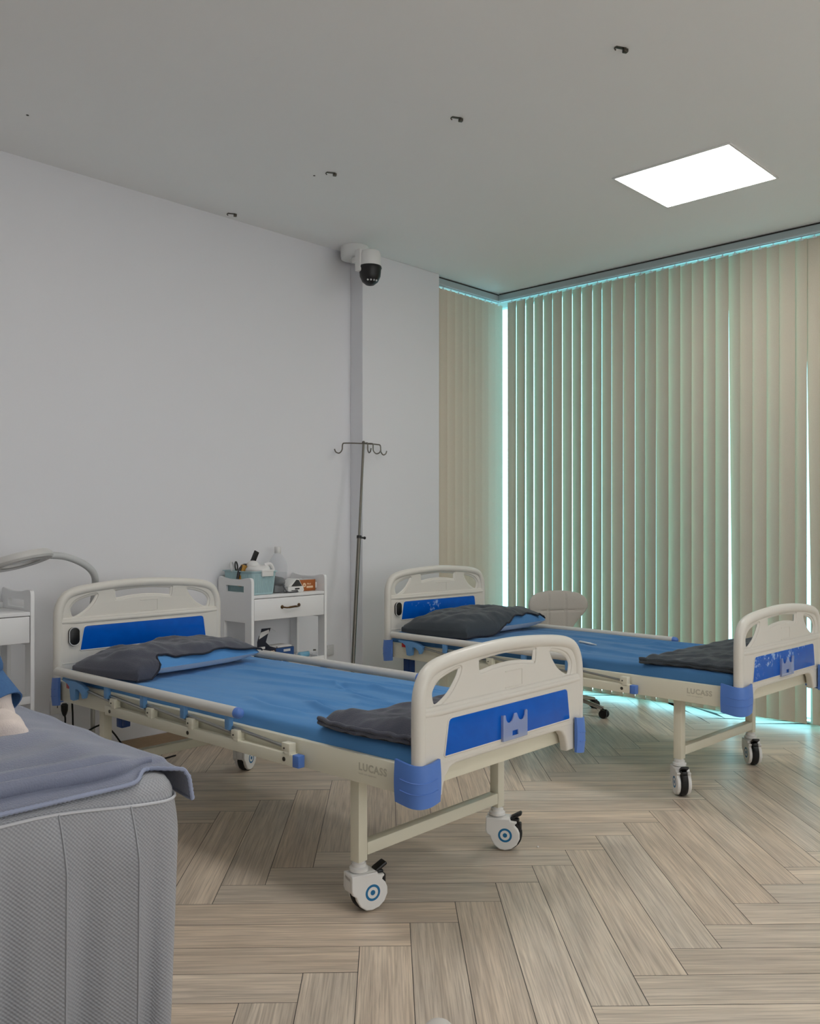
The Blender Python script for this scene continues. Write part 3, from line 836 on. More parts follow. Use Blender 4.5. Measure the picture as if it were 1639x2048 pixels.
# ------------------------------------------------------------------ mattresses
def crease(a, b_, p, q, w, h):
    ax, ay = p; bx, by = q
    dx, dy = bx - ax, by - ay; L2 = dx * dx + dy * dy
    t = ((a - ax) * dx + (b_ - ay) * dy) / L2
    fade = max(0.0, min(1, (t + .12) / .25)) * max(0.0, min(1, (1.12 - t) / .25))
    tt = min(1, max(0, t))
    bow = 0.02 * math.sin(tt * PI)
    d = ((a - ax) * (-dy) + (b_ - ay) * dx) / math.sqrt(L2) + bow
    w *= 1.05; h *= 1.5
    return fade * h * (math.exp(-(d / w) ** 2) - 0.8 * math.exp(-((d - 1.5 * w) / w) ** 2))
def mattress(k, label, mt, creases, seed, top=.583):
    loc, r = (B1, B2)[k]
    a0, a1, b0, b1 = .03, W - .03, .056, LB - .056
    zb = .514; rad = .035
    ca = [(-1, zb), ] # profile across handled by function
    b = MB()
    na, nb = 250, 260
    def prof(s, lo, hi, z_in):
        # s in 0..1 -> perimeter coordinate incl. rounded sides
        tot = (hi - lo) + 2 * (top - zb)
        d = s * tot
        hgt = top - zb
        if d < hgt: return lo, zb + d, -1
        if d > tot - hgt: return hi, zb + (tot - d), 1
        return lo + (d - hgt), top, 0
    def fn(s, t):
        x, z1, e1 = prof(s, a0, a1, 0); y, z2, e2 = prof(t, b0, b1, 0)
        z = min(z1, z2)
        ea = min(x - a0, a1 - x); eb = min(y - b0, b1 - y)
        z -= 0
        rr = .03
        dz = 0
        for e in (ea, eb):
            if e < rr: dz += rr * 0.55 * (1 - math.sqrt(max(0, 1 - ((rr - e) / rr) ** 2)))
        h = 0
        if z > zb + .002:
            for c in creases: h += crease(x, y, *c)
            h += 0.006 * noise.noise(Vector((x * 5, y * 1.6, seed))) + 0.0045 * noise.noise(Vector((x * 15 + y * 1.5, y * 1.3, seed + 3))) + .0016 * noise.noise(Vector((x * 34 + y * 5, y * 3, seed + 6)))
            h += 0.010 * (1 - ((2 * (x - a0) / (a1 - a0) - 1) ** 2))
        w = (z - zb) / (top - zb)
        z = z - dz * w + h * w
        # loose hanging side cloth
        side = 0.006 * noise.noise(Vector((y * 6, z * 22, seed + 9))) + .003 * noise.noise(Vector((y * 17, z * 8, seed)))
        if e1: x += e1 * (0.004 * math.sin(PI * w) + max(-.004, side) * (1 - abs(2 * w - 1)))
        if e2 and not e1: y += 0.002 * e2 * math.sin(PI * w)
        return Vector((x, y, z))
    b.grid(fn, na, nb)
    bmesh.ops.contextual_create(b.bm, geom=[e for e in b.bm.edges if e.is_boundary])
    o = b.build('mattress', mt, angle=80); o.location = loc; o.rotation_euler = (0, 0, r)
    bmn = MB()
    return tag(o, label, 'mattress', 'blue mattresses')
cre1 = [((.50, 1.55), (.60, .72), .016, .013), ((.60, .80), (.56, .15), .014, .012), ((.24, .75), (.17, .36), .013, .014), ((.30, 1.0), (.30, .62), .016, .008),
        ((.66, 1.2), (.72, .5), .012, .008), ((.74, .9), (.78, .25), .012, .007), ((.40, 1.25), (.50, .8), .014, .006), ((.45, .75), (.42, .42), .012, .008),
        ((.15, 1.0), (.12, .66), .02, .008), ((.68, 1.7), (.72, 1.25), .014, .006), ((.36, .62), (.40, .45), .01, .006), ((.55, .95), (.47, .6), .01, .006)]
mattress(0, 'mattress with mid blue rumpled sheet on the nearest hospital bed', M['sheet'], cre1, 1.0)
cre2 = [((.30, 1.2), (.16, .55), .018, .012), ((.42, .95), (.35, .45), .014, .010), ((.55, 1.3), (.60, .7), .014, .010), ((.62, .85), (.58, .4), .012, .010), ((.75, 1.2), (.78, .5), .014, .008),
        ((.2, 1.5), (.14, .9), .02, .010), ((.50, .75), (.46, .45), .01, .009), ((.66, 1.05), (.72, .6), .01, .008)]
mattress(1, 'mattress with darker blue sheet on the hospital bed beside the window blind', M['sheet2'], cre2, 5.0, .590)

# ------------------------------------------------------------------ pillows
def pillow(k, a, b_, rz, Ax, Dy, hh, label, fcut, seed, mc, lining, zbase, tilt=0.0):
    loc, r = (B1, B2)[k]
    p = bedpt(k, a, b_, zbase)
    t = thing('pillow', label, 'pillow', p, r + rz, 'pillows on the hospital beds')
    Rt = Matrix.Rotation(tilt, 4, 'X')
    def surf(s, q, top, off=0.0):
        x = Ax * s * (1 - 0.07 * (q ** 2) * 1.0); y = Dy * q * (1 - 0.09 * s * s)
        e = max(0.0, (1 - abs(s) ** 3.2)) * max(0.0, (1 - abs(q) ** 3.0))
        z = hh * math.sqrt(e)
        n = 0.020 * noise.noise(Vector((x * 6, y * 7, seed))) + 0.013 * noise.noise(Vector((x * 13 + y * 6, y * 12, seed + 2))) + .005 * noise.noise(Vector((x * 30, y * 26, seed + 5)))
        n += 0.010 * math.sin(x * 16 + y * 7) * max(0, q) ** 2 * (1 - s * s)
        if top: zz = hh * .40 + z + n * min(1, e * 3) + off
        else: zz = hh * .40 - min(hh * .40 - .002, z * .55)
        yy = y + (off * 1.0 if q > .93 else (-off * 1.0 if q < -.93 else 0))
        xx = x + (off if s > .96 else (-off if s < -.96 else 0))
        v = Rt @ Vector((xx, yy, zz)); return v
    b = MB()
    b.grid(lambda s, q: surf(2 * s - 1, 2 * q - 1, True), 56, 36)
    b.build('pillowcase', M['sheet'] if k == 0 else M['sheet2'], t, 80)['label'] = 'blue pillowcase'
    b = MB(); b.grid(lambda s, q: surf(2 * s - 1, 2 * q - 1, False), 40, 26)
    b.build('pillow_base', lining, t, 80)['label'] = 'pale grey underside'
    # velour cover pulled over the top, its front edge cut by fcut(s)
    b = MB()
    NU, NV = 90, 40
    def fcov(s, q):
        S_ = -1 + 2.25 * s
        if S_ > 1:      # drapes over the near end as well
            e_ = fcov_in(1.0, q); o_ = min(1, (S_ - 1) / .22)
            return Vector((e_.x + .007 * min(1, o_ * 4), e_.y, e_.z + (.005 - e_.z) * o_))
        return fcov_in(S_, q)
    def fcov_in(S_, q):
        cut = fcut(S_)
        Q = -1 + (1 + cut) * q
        if Q <= 1: return surf(S_, Q, True, 0.009)
        k_ = (Q - 1) / .30
        p0 = surf(S_, 1.0, True, .009)
        u_ = surf(S_, 1 - .20 * k_, False)
        f = min(1, k_ * 3)
        return Vector((p0.x * (1 - f) + u_.x * f, p0.y + (.004 * f) - .006 * max(0, k_ - .6), max(.004, p0.z + (.005 - p0.z) * min(1, k_ * .85))))
    b.grid(fcov, NU, NV)
    edge = [fcov(i / NU, 1.0) for i in range(NU + 1)]
    cv = b.build('cover', mc, t, 80); cv['label'] = 'charcoal velour cover'
    h = MB(); h.tube([(p.x, p.y, p.z) for p in edge], 0.0045, 8)
    h.build('hem', M['hem'], cv)['label'] = 'dark edging'
    return t
# q=-1 is the front (towards the foot) so work with y flipped: front faces -b
def cutA(s):
    # after rotation by pi, s=+1 is the near (aisle) end
    return 0.95 + 0.02 * math.sin(s * 9 + 1.0) - .15 * math.exp(-((s - .60) / .15) ** 2) + .03 * sm(-s, .55, 1.0) + .48 * sm(s, .66, .88)
pillow(0, .388, 1.875, PI + .10, .375, .245, .080, 'pillow in charcoal cover, blue and pale grey showing in front, on the nearest bed', cutA, 2.0, M['towel'], M['lining'], .592, 0.05)
def cutB(s):
    return (0.98 + .33 * sm(s, .15, .45)) - 0.08 * math.exp(-((s + .45) / .3) ** 2) - .10 * math.exp(-((s + .9) / .12) ** 2) + .02 * math.sin(s * 14)
pillow(1, .44, 1.885, PI + .03, .42, .27, .095, 'pillow in a dark grey cover against the scuffed headboard of the farther bed', cutB, 8.0, M['towel2'], M['lining'], .598, 0.05)

# ------------------------------------------------------------------ blankets at the foot of each bed
def blanket(k, near, far, label, mt, seed, zb, thick, roll, knot):
    """near/far: lists of (a,b) along the near and far long edges from the footboard outwards"""
    loc, r = (B1, B2)[k]
    b = MB()
    nu, nv = 90, 70
    def edge(P, t):
        P3 = cr([(x, y, 0) for x, y in P], 12); i = t * (len(P3) - 1); j = min(int(i), len(P3) - 2); return P3[j].lerp(P3[j + 1], i - j)
    NE = [edge(near, j / nv) for j in range(nv + 1)]; FE = [edge(far, j / nv) for j in range(nv + 1)]
    def pt(s, t, top):
        j = int(round(t * nv))
        p = NE[j].lerp(FE[j], s)
        es = min(s, 1 - s) * 10; et = min(1 - t, t + .4) * 9
        e = min(1, es) ; e2 = min(1, et)
        prof = math.sqrt(max(0, 1 - (1 - e) ** 2)) * math.sqrt(max(0, 1 - (1 - e2) ** 2))
        x, y = p.x, p.y
        h = thick * (1 + .25 * noise.noise(Vector((x * 4, y * 4, seed)))) + roll * math.exp(-((s - .09) / .075) ** 2)
        h += .009 * noise.noise(Vector((x * 12 + y * 5, y * 15, seed + 4))) + .004 * noise.noise(Vector((x * 26, y * 34 + x * 9, seed + 7))) + .005 * math.sin((x * .8 + y) * 30 + 4 * noise.noise(Vector((x * 5, y * 5, seed))))
        h += .065 * k * sm(s, .45, .95) * sm(.45 - t * .5, .0, .35)
        h += knot * math.exp(-(((x - near[-1][0] - .07) / .07) ** 2 + ((y - near[-1][1] - .03) / .06) ** 2)) * (1 + .9 * math.sin(55 * (x - .6 * y)))
        if top: return Vector((x, y, zb + .003 + h * prof))
        return Vector((x, y, zb))
    b.grid(lambda s, t: pt(s, t, True), nu, nv)
    b.grid(lambda s, t: pt(s, t, False), nu, nv)
    bmesh.ops.remove_doubles(b.bm, verts=b.bm.verts[:], dist=.0005)
    # stacked fold lines along the near side
    for q, dz in ((0.003, .010), (0.006, .022)):
        pts = [(NE[j].x - q * .4 + .003 * math.sin(j * .4), NE[j].y, zb + dz + .002 * math.sin(j * .5 + q * 900)) for j in range(0, nv + 1, 2)]
        b.tube(pts, .0075, 8)
    o = b.build('blanket', mt, angle=80); o.location = loc; o.rotation_euler = (0, 0, r)
    return tag(o, label, 'blanket', 'dark folded blankets')
blanket(0, [(.03, .058), (.022, .14), (.012, .24), (.008, .34), (.03, .47)], [(.86, .058), (.86, .15), (.86, .26), (.86, .34), (.86, .40)],
        'charcoal blanket folded at the foot of the nearest bed', M['towel'], 3.0, .590, .026, .022, .018)
blanket(1, [(.04, .058), (.04, .16), (.05, .28), (.03, .40), (.0, .50)], [(.84, .058), (.87, .18), (.88, .32), (.86, .44), (.78, .52)],
        'dark grey crumpled blanket at the foot of the bed by the window', M['towel2'], 11.0, .595, .030, .006, .006)
# thermometer lying on the far bed
b = MB(); b.tube([(0, 0, 0), (.045, 0, 0), (.05, 0, 0), (.148, 0, 0), (.155, 0, 0)], [.003, .0045, .006, .006, .004], 10)
o = b.build('thermometer', M['whitepl']); o.location = bedpt(1, .335, .957, .606); o.rotation_euler = (0, 0, r2 + PI / 2 - .35)
tag(o, 'slim white pen-like stick lying on the blue sheet of the farther bed', 'thermometer')

# ------------------------------------------------------------------ white trolleys
TW, TD = 0.557, 0.325
def trolley(u0, v0, label):
    t = thing('trolley', label, 'trolley', (u0, v0, 0), 0, 'white drawer trolleys')
    SP = Matrix(((0, 0, 1, 0), (1, 0, 0, 0), (0, 1, 0, 0), (0, 0, 0, 1)))        # (x,y,z)->(z,x,y): outline in depth-height
    topc = cr([(0, .925, 0), (.006, .940, 0), (.02, .946, 0), (.05, .945, 0), (.10, .937, 0), (.16, .934, 0), (.22, .935, 0), (.275, .942, 0), (.305, .947, 0), (.319, .941, 0), (TD, .925, 0)], 4)
    out = [(TD, .075), (0, .075)] [::-1]
    outline = [(0, .075)] + [(p.x, p.y) for p in topc] + [(TD, .075)]
    holes = [[(.075, .862), (.25, .862), (.25, .898), (.075, .898)], [(.062, .452), (.262, .452), (.262, .69), (.062, .69)], [(.062, .175), (.262, .175), (.262, .40), (.062, .40)]]
    for x in (.0, TW - .018):
        b = MB(); b.plate(outline, holes, .0075, .0015, T(x + .009, 0, 0) @ SP, 1)
        b.build('side_panel', M['cart'], t, flat=False, angle=30)
    b = MB(); b.box((.018, .004, .829), (TW - .018, TD - .004, .847), .002); b.build('tray_top', M['cart'], t)
    b = MB(); b.box((.018, TD - .016, .700), (TW - .018, TD - .004, .829), .001); b.box((.018, TD - .016, .847), (TW - .018, TD - .006, .875), .001); b.build('back_panel', M['cart'], t)
    d = MB(); d.box((.021, .002, .705), (TW - .021, .018, .826), .003); d.box((.03, .018, .715), (TW - .03, TD - .03, .80), .002)
    dr = d.build('drawer', M['cart'], t)
    h = MB(); m_ = TW / 2
    h.tube(cr([(m_ - .062, -.004, .772), (m_ - .04, -.018, .768), (m_ - .015, -.024, .770), (m_ + .015, -.024, .772), (m_ + .04, -.018, .770), (m_ + .062, -.004, .776)], 5), [.0045] * 8 + [.006] * 10 + [.0045] * 8, 8)
    h.ball((m_ - .062, 0, .772), .011, 12, 1, .5, 1); h.ball((m_ + .062, 0, .776), .011, 12, 1, .5, 1)
    h.build('handle', M['bronze'], dr)['label'] = 'aged bronze handle'
    for z in (.425, .148):
        b = MB(); b.box((.018, .004, z), (TW - .018, TD - .004, z + .016), .002)
        b.box((.018, .002, z), (TW - .018, .012, z + .034), .002); b.box((.018, TD - .012, z), (TW - .018, TD - .002, z + .06), .002)
        b.build('shelf', M['cart'], t)
    for x in (.02, TW - .02):
        for y in (.03, TD - .03):
            c = MB(); c.m(M['whitepl']).lathe([(.012, .050), (.012, .075)], 12, T(x, y, 0)); c.box((x - .010, y - .016, .025), (x + .010, y + .016, .055), .005)
            c.m(M['rubber']).lathe([(.008, -.007), (.022, -.007), (.024, -.003), (.024, .003), (.022, .007), (.008, .007)], 16, T(x, y + .008, .0245) @ Matrix.Rotation(PI / 2, 4, 'Y'))
            c.build('caster', None, t)
    return t
trolley(3.0, 4.085, 'white wooden trolley with drawer behind the nearest bed, carrying a teal basket')
trolley(1.222, 4.085, 'white wooden trolley at the left edge of the photo, under the magnifier lamp')
ZT = .8475
# teal basket
bk = thing('basket', 'teal slatted plastic basket on top of the white trolley', 'basket', (3.03, 4.113, ZT))
def basket_mesh():
    b = MB()
    w0, d0, w1, d1, h = .150, .262, .172, .285, .135
    def rr(w, d, z, r=.018, n=5, cx=w0 / 2, cy=d0 / 2):
        P = []
        for qx, qy, a0 in ((1, 1, 0), (-1, 1, 90), (-1, -1, 180), (1, -1, 270)):
            for k in range(n + 1):
                a = math.radians(a0 + 90 * k / n)
                P.append(Vector((cx + qx * (w / 2 - r) + r * math.cos(a), cy + qy * (d / 2 - r) + r * math.sin(a), z)))
        return P
    b.loft([rr(w0 - .006, d0 - .006, .004), rr(w0 - .006, d0 - .006, .001), rr(w0, d0, .004), rr(w1, d1, h - .006), rr(w1 + .016, d1 + .016, h - .004), rr(w1 + .016, d1 + .016, h), rr(w1 - .006, d1 - .006, h), rr(w0 - .008, d0 - .008, .008)], True, True, True)
    for side in range(4):
        n = 24 if side % 2 == 0 else 14
        for k in range(n):
            f = (k + .5) / n
            for (zz, W_, D_) in ((0, 0, 0),):
                pass
            def P(z, e):
                w = w0 + (w1 - w0) * z / h; d = d0 + (d1 - d0) * z / h
                cx, cy = w0 / 2, d0 / 2
                if side == 0: return Vector((cx - w / 2 - e, cy - d / 2 + .02 + (d - .04) * f, z))
                if side == 2: return Vector((cx + w / 2 + e, cy - d / 2 + .02 + (d - .04) * f, z))
                if side == 1: return Vector((cx - w / 2 + .015 + (w - .03) * f, cy - d / 2 - e, z))
                return Vector((cx - w / 2 + .015 + (w - .03) * f, cy + d / 2 + e, z))
            b.tube([P(.012, .0005), P(.118, .0005)], .0026, 6)
    return b
bm_ = basket_mesh(); bm_.build('basket_body', M['basket'], bk)
b = MB(); b.box((.048, -.024, .105), (.128, -.010, .141), .003); b.box((.045, -.026, .131), (.13, .004, .143), .003); b.build('grip', M['whitepl'], bk)['label'] = 'white clip handle'
# contents of the basket
BX, BY, BZ = 3.03, 4.113, ZT
b = MB()
b.m(M['black']).tube(cr([(0, 0, -.09), (.01, 0, -.02), (.032, -.004, .045), (.05, -.006, .075)], 4), .006, 8)
b.box((-.016, -.005, 0), (.016, .005, .055), .002, mtx=T(.05, -.006, .070) @ Matrix.Rotation(.45, 4, 'Y'))
b.box((-.013, -.006, -.02), (.013, .006, .02), .003, mtx=T(.040, -.005, .055) @ Matrix.Rotation(.45, 4, 'Y'))
o = b.build('brush', None); o.location = (3.062, 4.225, BZ + .125); tag(o, 'black flat brush sticking up out of the teal basket', 'brush')
b = MB()
for dx, tl in ((0, .5), (.03, .62)):
    Rr = T(dx, 0, .03) @ Matrix.Rotation(tl, 4, 'Z') @ Matrix.Rotation(PI / 2 - .1, 4, 'X') @ Matrix.Scale(1.0, 4)
    b.m(M['paper'] if dx == 0 else M['darkgap']).tube([Rr @ Vector((.02 * math.cos(q), .027 * math.sin(q), 0)) for q in [2 * PI * k / 20 for k in range(20)]], .0045, 8, closed=True)
b.m(M['dsteel']).tube([(.01, 0, .0), (.03, -.01, -.10)], .005, 8)
o = b.build('scissors', None); o.location = (3.02, 4.30, BZ + .127); tag(o, 'scissors with pale finger loops at the back left of the teal basket', 'scissors')
b = MB(); b.m(M['gold']).box((-.03, -.012, -.09), (.03, .012, .035), .004, mtx=Matrix.Rotation(.25, 4, 'Y'))
b.m(M['black']).tube(cr([(-.05, 0, -.04), (-.038, 0, .008), (-.01, 0, .036), (.02, 0, .034), (.035, 0, .02)], 5), .008, 8)
o = b.build('packet', None); o.location = (3.055, 4.225, BZ + .13); tag(o, 'gold and black packet standing in the teal basket', 'packet')
b = MB(); b.ball((0, 0, 0), .075, 28, .85, 1.05, .48); b.noise(.016, 26, 3); b.ball((-.02, .02, .03), .035, 20, 1.0, 1.0, .75)
b.tube(cr([(.03, -.03, .03), (.055, -.045, .035), (.07, -.05, .01), (.07, -.052, -.01)], 4), .011, 8)
o = b.build('gloves', M['glove']); o.location = (3.112, 4.18, BZ + .137); tag(o, 'crumpled white rubber gloves heaped in the teal basket', 'gloves')
# bottle
bt = thing('bottle', 'clear plastic bottle standing behind the teal basket', 'bottle', (3.378, 4.335, ZT))
b = MB(); b.lathe([(.03, .001), (.052, .001), (.057, .008), (.057, .150), (.052, .172), (.034, .205), (.022, .222), (.018, .226), (.018, .232)], 28); b.build('bottle_body', M['bottle'], bt)
b = MB(); b.lathe([(.052, .004), (.0545, .010), (.0545, .108), (.052, .110)], 28); b.build('contents', M['vial'], bt)['label'] = 'clear liquid'
b = MB(); b.lathe([(.019, .226), (.0205, .228), (.0205, .262), (.018, .266)], 20); b.build('cap', M['glove'], bt)['label'] = 'white cap'
# blood pressure monitor + cuff
mo = thing('blood_pressure_monitor', 'white desktop blood pressure monitor in the middle of the trolley top', 'blood pressure monitor', (3.335, 4.165, ZT))
b = MB(); b.prism([(-.055, 0), (.06, 0), (.066, .012), (.06, .034), (-.045, .034), (-.055, .03)], -.055, .055, RX @ T(0, .001, 0), .004)
b.prism([(-.055, .034), (.058, .034), (.03, .078), (.015, .080)], -.04, .05, RX @ T(0, .001, -.0), .003)
b.build('case', M['whitepl'], mo)
b = MB(); b.box((-.03, -.0585, .010), (.015, -.054, .014), .001); b.box((-.005, -.057, .018), (.030, -.0545, .026), .002); b.build('button', M['black'], mo)['label'] = 'black button'
b = MB(); b.prism([(-.028, .036), (.052, .0355), (.028, .071), (.010, .074)], .0502, .0515, RX @ T(0, .001, 0)); b.build('screen', M['darkgap'], mo)['label'] = 'dark display'
cf = thing('arm_cuff', 'grey arm cuff lying between the basket and the blood pressure monitor', 'cuff', (3.253, 4.205, ZT))
b = MB(); b.ball((0, 0, .062), .06, 28, .92, 1.3, .58); b.noise(.010, 18, 1); b.box((-.045, -.06, .001), (.04, .06, .05), .012)
b.build('cuff_body', M['cuff'], cf)
b = MB(); b.tube(cr([(.0, -.075, .06), (.0, -.095, .03), (.02, -.105, .006), (.07, -.112, .006), (.095, -.10, .006), (.08, -.082, .006), (.04, -.080, .006), (.0, -.088, .006), (-.02, -.08, .006)], 6), .0042, 8)
b.build('air_hose', M['hose'], cf)['label'] = 'dark rubber air hose'
# brown carton
bx = thing('carton', 'small brown carton with pale print at the right of the trolley top', 'box', (3.398, 4.155, ZT))
b = MB(); b.box((.005, .005, .0008), (.132, .10, .068), .001); b.build('box_body', M['brownbox'], bx)
b = MB(); b.box((.0, -.012, 0), (.045, .0, .001), 0, mtx=T(.02, .03, .072)); b.prism([(.01, .07), (.05, .07), (.04, .078), (.015, .076)], -.03, -.026, RX); b.box((.006, .006, .068), (.131, .099, .0695)); b.build('lid_flap', M['paper'], bx)['label'] = 'pale open flap'
b = MB(); fm = T(0, .0048, 0) @ RX
b.m(M['peach']).lathe([(.013, -.0002), (.013, .0004)], 20, T(.045, .0048, .036) @ RX)
b.m(M['brownbox']).text('m', .016, T(.038, .0042, .031) @ RX, .0002, .0003)
b.build('printed_logo', None, bx, flat=True)['label'] = 'pale round logo'
b = MB()
b.m(M['peach']).text('Mask', .015, T(.066, .0048, .038) @ RX, .0002, .0002)
b.box((.062, .0042, .018), (.112, .005, .030))
b.build('printed_text', None, bx, flat=True)['label'] = 'pale printed lettering'
b = MB(); b.lathe([(.010, -.0002), (.010, .0004)], 16, T(.0048, .03, .02) @ Matrix.Rotation(-PI / 2, 4, 'Y'))
b.build('printed_logo', M['peach'], bx, flat=True)['label'] = 'pale round logo'
b = MB(); b.box((0, 0, .0008), (.03, .05, .045), .002); o = b.build('carton', M['paper']); o.location = (3.534, 4.20, ZT); o.location.x = 3.5335; o.scale = (.15, 1, 1); tag(o, 'pale thin card beside the brown carton', 'box')
# mask box on the lower shelf
ZS = .4415
mb = thing('carton', 'open dark blue carton on the lower shelf of the trolley', 'box', (3.10, 4.16, ZS))
b = MB(); b.m(M['boxnavy']).box((0, 0, .0008), (.262, .115, .082), .001)
b.m(M['boxblue']).box((.13, -.0006, .001), (.2625, .1152, .0815))
b.build('box_body', None, mb, flat=True)
b = MB(); b.m(M['boxnavy']).prism([(0, .082), (0, .13), (.012, .165), (.072, .182), (.078, .178), (.060, .125), (.09, .098), (.14, .084)], -.0015, .0015, T(0, .006, 0) @ RX)
b.prism([(.024, .182), (.03, .205), (.095, .205), (.083, .176)], -.001, .001, T(0, .006, 0) @ RX)
b.m(M['paper']).prism([(.01, .146), (.014, .166), (.024, .184), (.080, .196), (.082, .178)], -.001, .001, T(0, .0035, 0) @ RX)
b.tube([(.095, .006, .205), (.15, .03, .178)], .0012, 6)
b.build('open_lid', None, mb, flat=True)['label'] = 'torn open lid'
b = MB(); b.m(M['peach']).text('Famapro', .031, T(.010, -.0008, .058) @ RX, .0003, .0004)
b.build('printed_text', None, mb, flat=True)['label'] = 'pale printed lettering'
b = MB()
b.m(M['paper']).text('4D', .034, T(.15, -.0014, .020) @ RX, .0003, .0004)
b.build('printed_text', None, mb, flat=True)
for c0, c1 in (((.006, -.0012, .088), (.05, .0, .101)), ((.185, -.0016, .058), (.235, -.0005, .072)), ((.2626, .015, .02), (.2634, .10, .06))):
    b = MB(); b.box(c0, c1); b.build('sticker', M['paper'], mb, flat=True)['label'] = 'pale sticker'
b = MB(); b.box((.15, .01, .0822), (.255, .105, .092), .002); b.box((.10, .02, .0822), (.145, .08, .090), .002); b.build('mask_stack', M['glove'], mb)['label'] = 'white contents'
# bottle of blue liquid lying down, and a small vial
lb = thing('squeeze_bottle', 'clear bottle of blue liquid lying on the lower trolley shelf', 'bottle', (3.405, 4.20, ZS + .0185))
b = MB(); b.lathe([(.008, 0), (.018, .008), (.018, .105), (.010, .118), (.008, .130)], 20, Matrix.Rotation(PI / 2, 4, 'Y')); b.build('bottle_body', M['vial'], lb)
b = MB(); b.lathe([(.014, .03), (.0165, .034), (.0165, .100), (.012, .104)], 20, Matrix.Rotation(PI / 2, 4, 'Y')); b.build('contents', M['liquid'], lb)['label'] = 'bright blue liquid'
vi = thing('vial', 'small clear glass vial at the right end of the lower trolley shelf', 'vial', (3.515, 4.15, ZS))
b = MB(); b.lathe([(.014, .0008), (.015, .004), (.015, .028), (.008, .036), (.008, .042)], 16); b.build('bottle_body', M['vial'], vi)
b = MB(); b.lathe([(.009, .042), (.009, .049)], 14); b.build('cap', M['dsteel'], vi)

# ------------------------------------------------------------------ wall outlets and cords
b = MB(); b.box((3.845, 4.412, .39), (3.905, 4.4265, .456), .004); b.m(M['paper']); b.lathe([(.006, 0), (.006, .004)], 12, T(3.86, 4.412, .43) @ RX)
o = b.build('wall_outlet', M['whitepl']); tag(o, 'small white box on the wall right of the trolley', 'outlet')
ou = thing('wall_outlet', 'white wall socket plate low behind the headboard of the nearest bed', 'outlet', (2.05, 4.427, .32))
b = MB(); b.box((-.045, -.010, -.035), (.075, -.0003, .035), .004); b.build('plate', M['whitepl'], ou)
b = MB()
for x in (-.012, .012, .036): b.box((x, -.0108, -.004), (x + .004, -.0098, .008))
b.build('socket_slots', M['darkgap'], ou, flat=True)
pc = thing('power_cord', 'black power cord with plug hanging below the head of the nearest bed', 'cable', (1.975, 4.2, 0), 0, 'black cords under the nearest bed')
b = MB(); b.lathe([(.006, .318), (.011, .328), (.016, .345), (.017, .372), (.010, .380)], 12); b.build('plug', M['black'], pc)
b = MB(); b.tube(cr([(0, 0, .33), (.004, 0, .30), (.0, 0, .26), (-.02, -.01, .18), (-.02, -.03, .08), (.02, -.06, .012), (.10, -.10, .006), (.22, -.12, .006)], 6), .0045, 8); b.build('cable', M['rubber'], pc)
b = MB(); b.tube(cr([(2.012, 4.2, .435), (2.016, 4.2, .33), (2.024, 4.2, .23), (2.07, 4.2, .22), (2.17, 4.2, .245), (2.225, 4.2, .20), (2.28, 4.2, .123), (2.34, 4.2, .04), (2.42, 4.2, .006), (2.6, 4.22, .006)], 6), .0045, 8)
o = b.build('power_cord', M['rubber']); tag(o, 'thin black cord looping under the head of the nearest bed', 'cable', 'black cords under the nearest bed')

# ------------------------------------------------------------------ IV pole leaning in the corner
iv = thing('iv_pole', 'slim steel drip pole with four hooks leaning against the white column', 'IV pole', (3.775, 4.115, 0))
P0 = Vector((0, 0, .002)); P1 = Vector((.2715, .165, 1.79)); dv = (P1 - P0)
mid = P0 + dv * (1.165 / 1.79)
b = MB(); b.tube([P0 + dv * .004, mid], .0125, 14); b.build('lower_tube', M['ivs'], iv)
b = MB(); b.tube([mid - dv * .05, P1], .008, 12); b.ball(P1, .011, 12); b.build('upper_tube', M['ivs'], iv)
b = MB(); b.tube([mid - dv * .004, mid + dv * .006], .016, 14); b.tube([mid, mid + Vector((.03, -.012, -.004))], .006, 8); b.ball(mid + Vector((.036, -.014, -.005)), .010, 10); b.build('clamp_collar', M['black'], iv)
b = MB(); b.tube([P0, P0 + dv * .02], .0165, 14); b.build('rubber_foot', M['rubber'], iv)
for (dx, dy, s) in ((-.69, .42, 1), (.82, -.10, 1), (-.2, -.6, .55), (.5, -.45, .4)):
    d = Vector((dx, dy, 0)).normalized()
    c = P1 - dv * .004
    L0 = .155 * s if s == 1 else .07
    pts = [c, c + d * L0 * .75, c + d * L0 * .9 + Vector((0, 0, -.008)), c + d * L0 * .93 + Vector((0, 0, -.045)), c + d * (L0 * .93 + .018) + Vector((0, 0, -.066)), c + d * (L0 * .93 + .040) + Vector((0, 0, -.060)), c + d * (L0 * .93 + .050) + Vector((0, 0, -.040))]
    b = MB(); b.tube(cr(pts, 5), .0042, 8); b.build('hook', M['ivs'], iv)

# ------------------------------------------------------------------ magnifier lamp
lm = thing('magnifier_lamp', 'white ring magnifier lamp on a gooseneck behind the nearest headboard', 'lamp', (2.13, 4.22, 0))
def w2l(u, v, z): return Vector((u - 2.13, v - 4.22, z))
b = MB(); b.lathe([(.105, .005), (.11, .009), (.10, .02), (.03, .035), (.018, .05)], 28); b.build('base', M['lamp'], lm)
b = MB(); b.tube([(0, 0, .04), (0, 0, .70)], .011, 14); b.build('stand', M['steel'], lm)
arm = cr([w2l(2.13, 4.22, .68), w2l(2.13, 4.22, .82), w2l(2.128, 4.19, .94), w2l(2.105, 4.16, 1.005), w2l(2.05, 4.15, 1.055), w2l(1.96, 4.15, 1.093), w2l(1.872, 4.15, 1.104)], 16)
b = MB()
rad = [.0165 + .0012 * (i % 2) for i in range(len(arm))]
b.tube(arm, rad, 14); b.build('gooseneck', M['lampgoose'], lm)
hc = w2l(1.715, 4.10, 1.083)
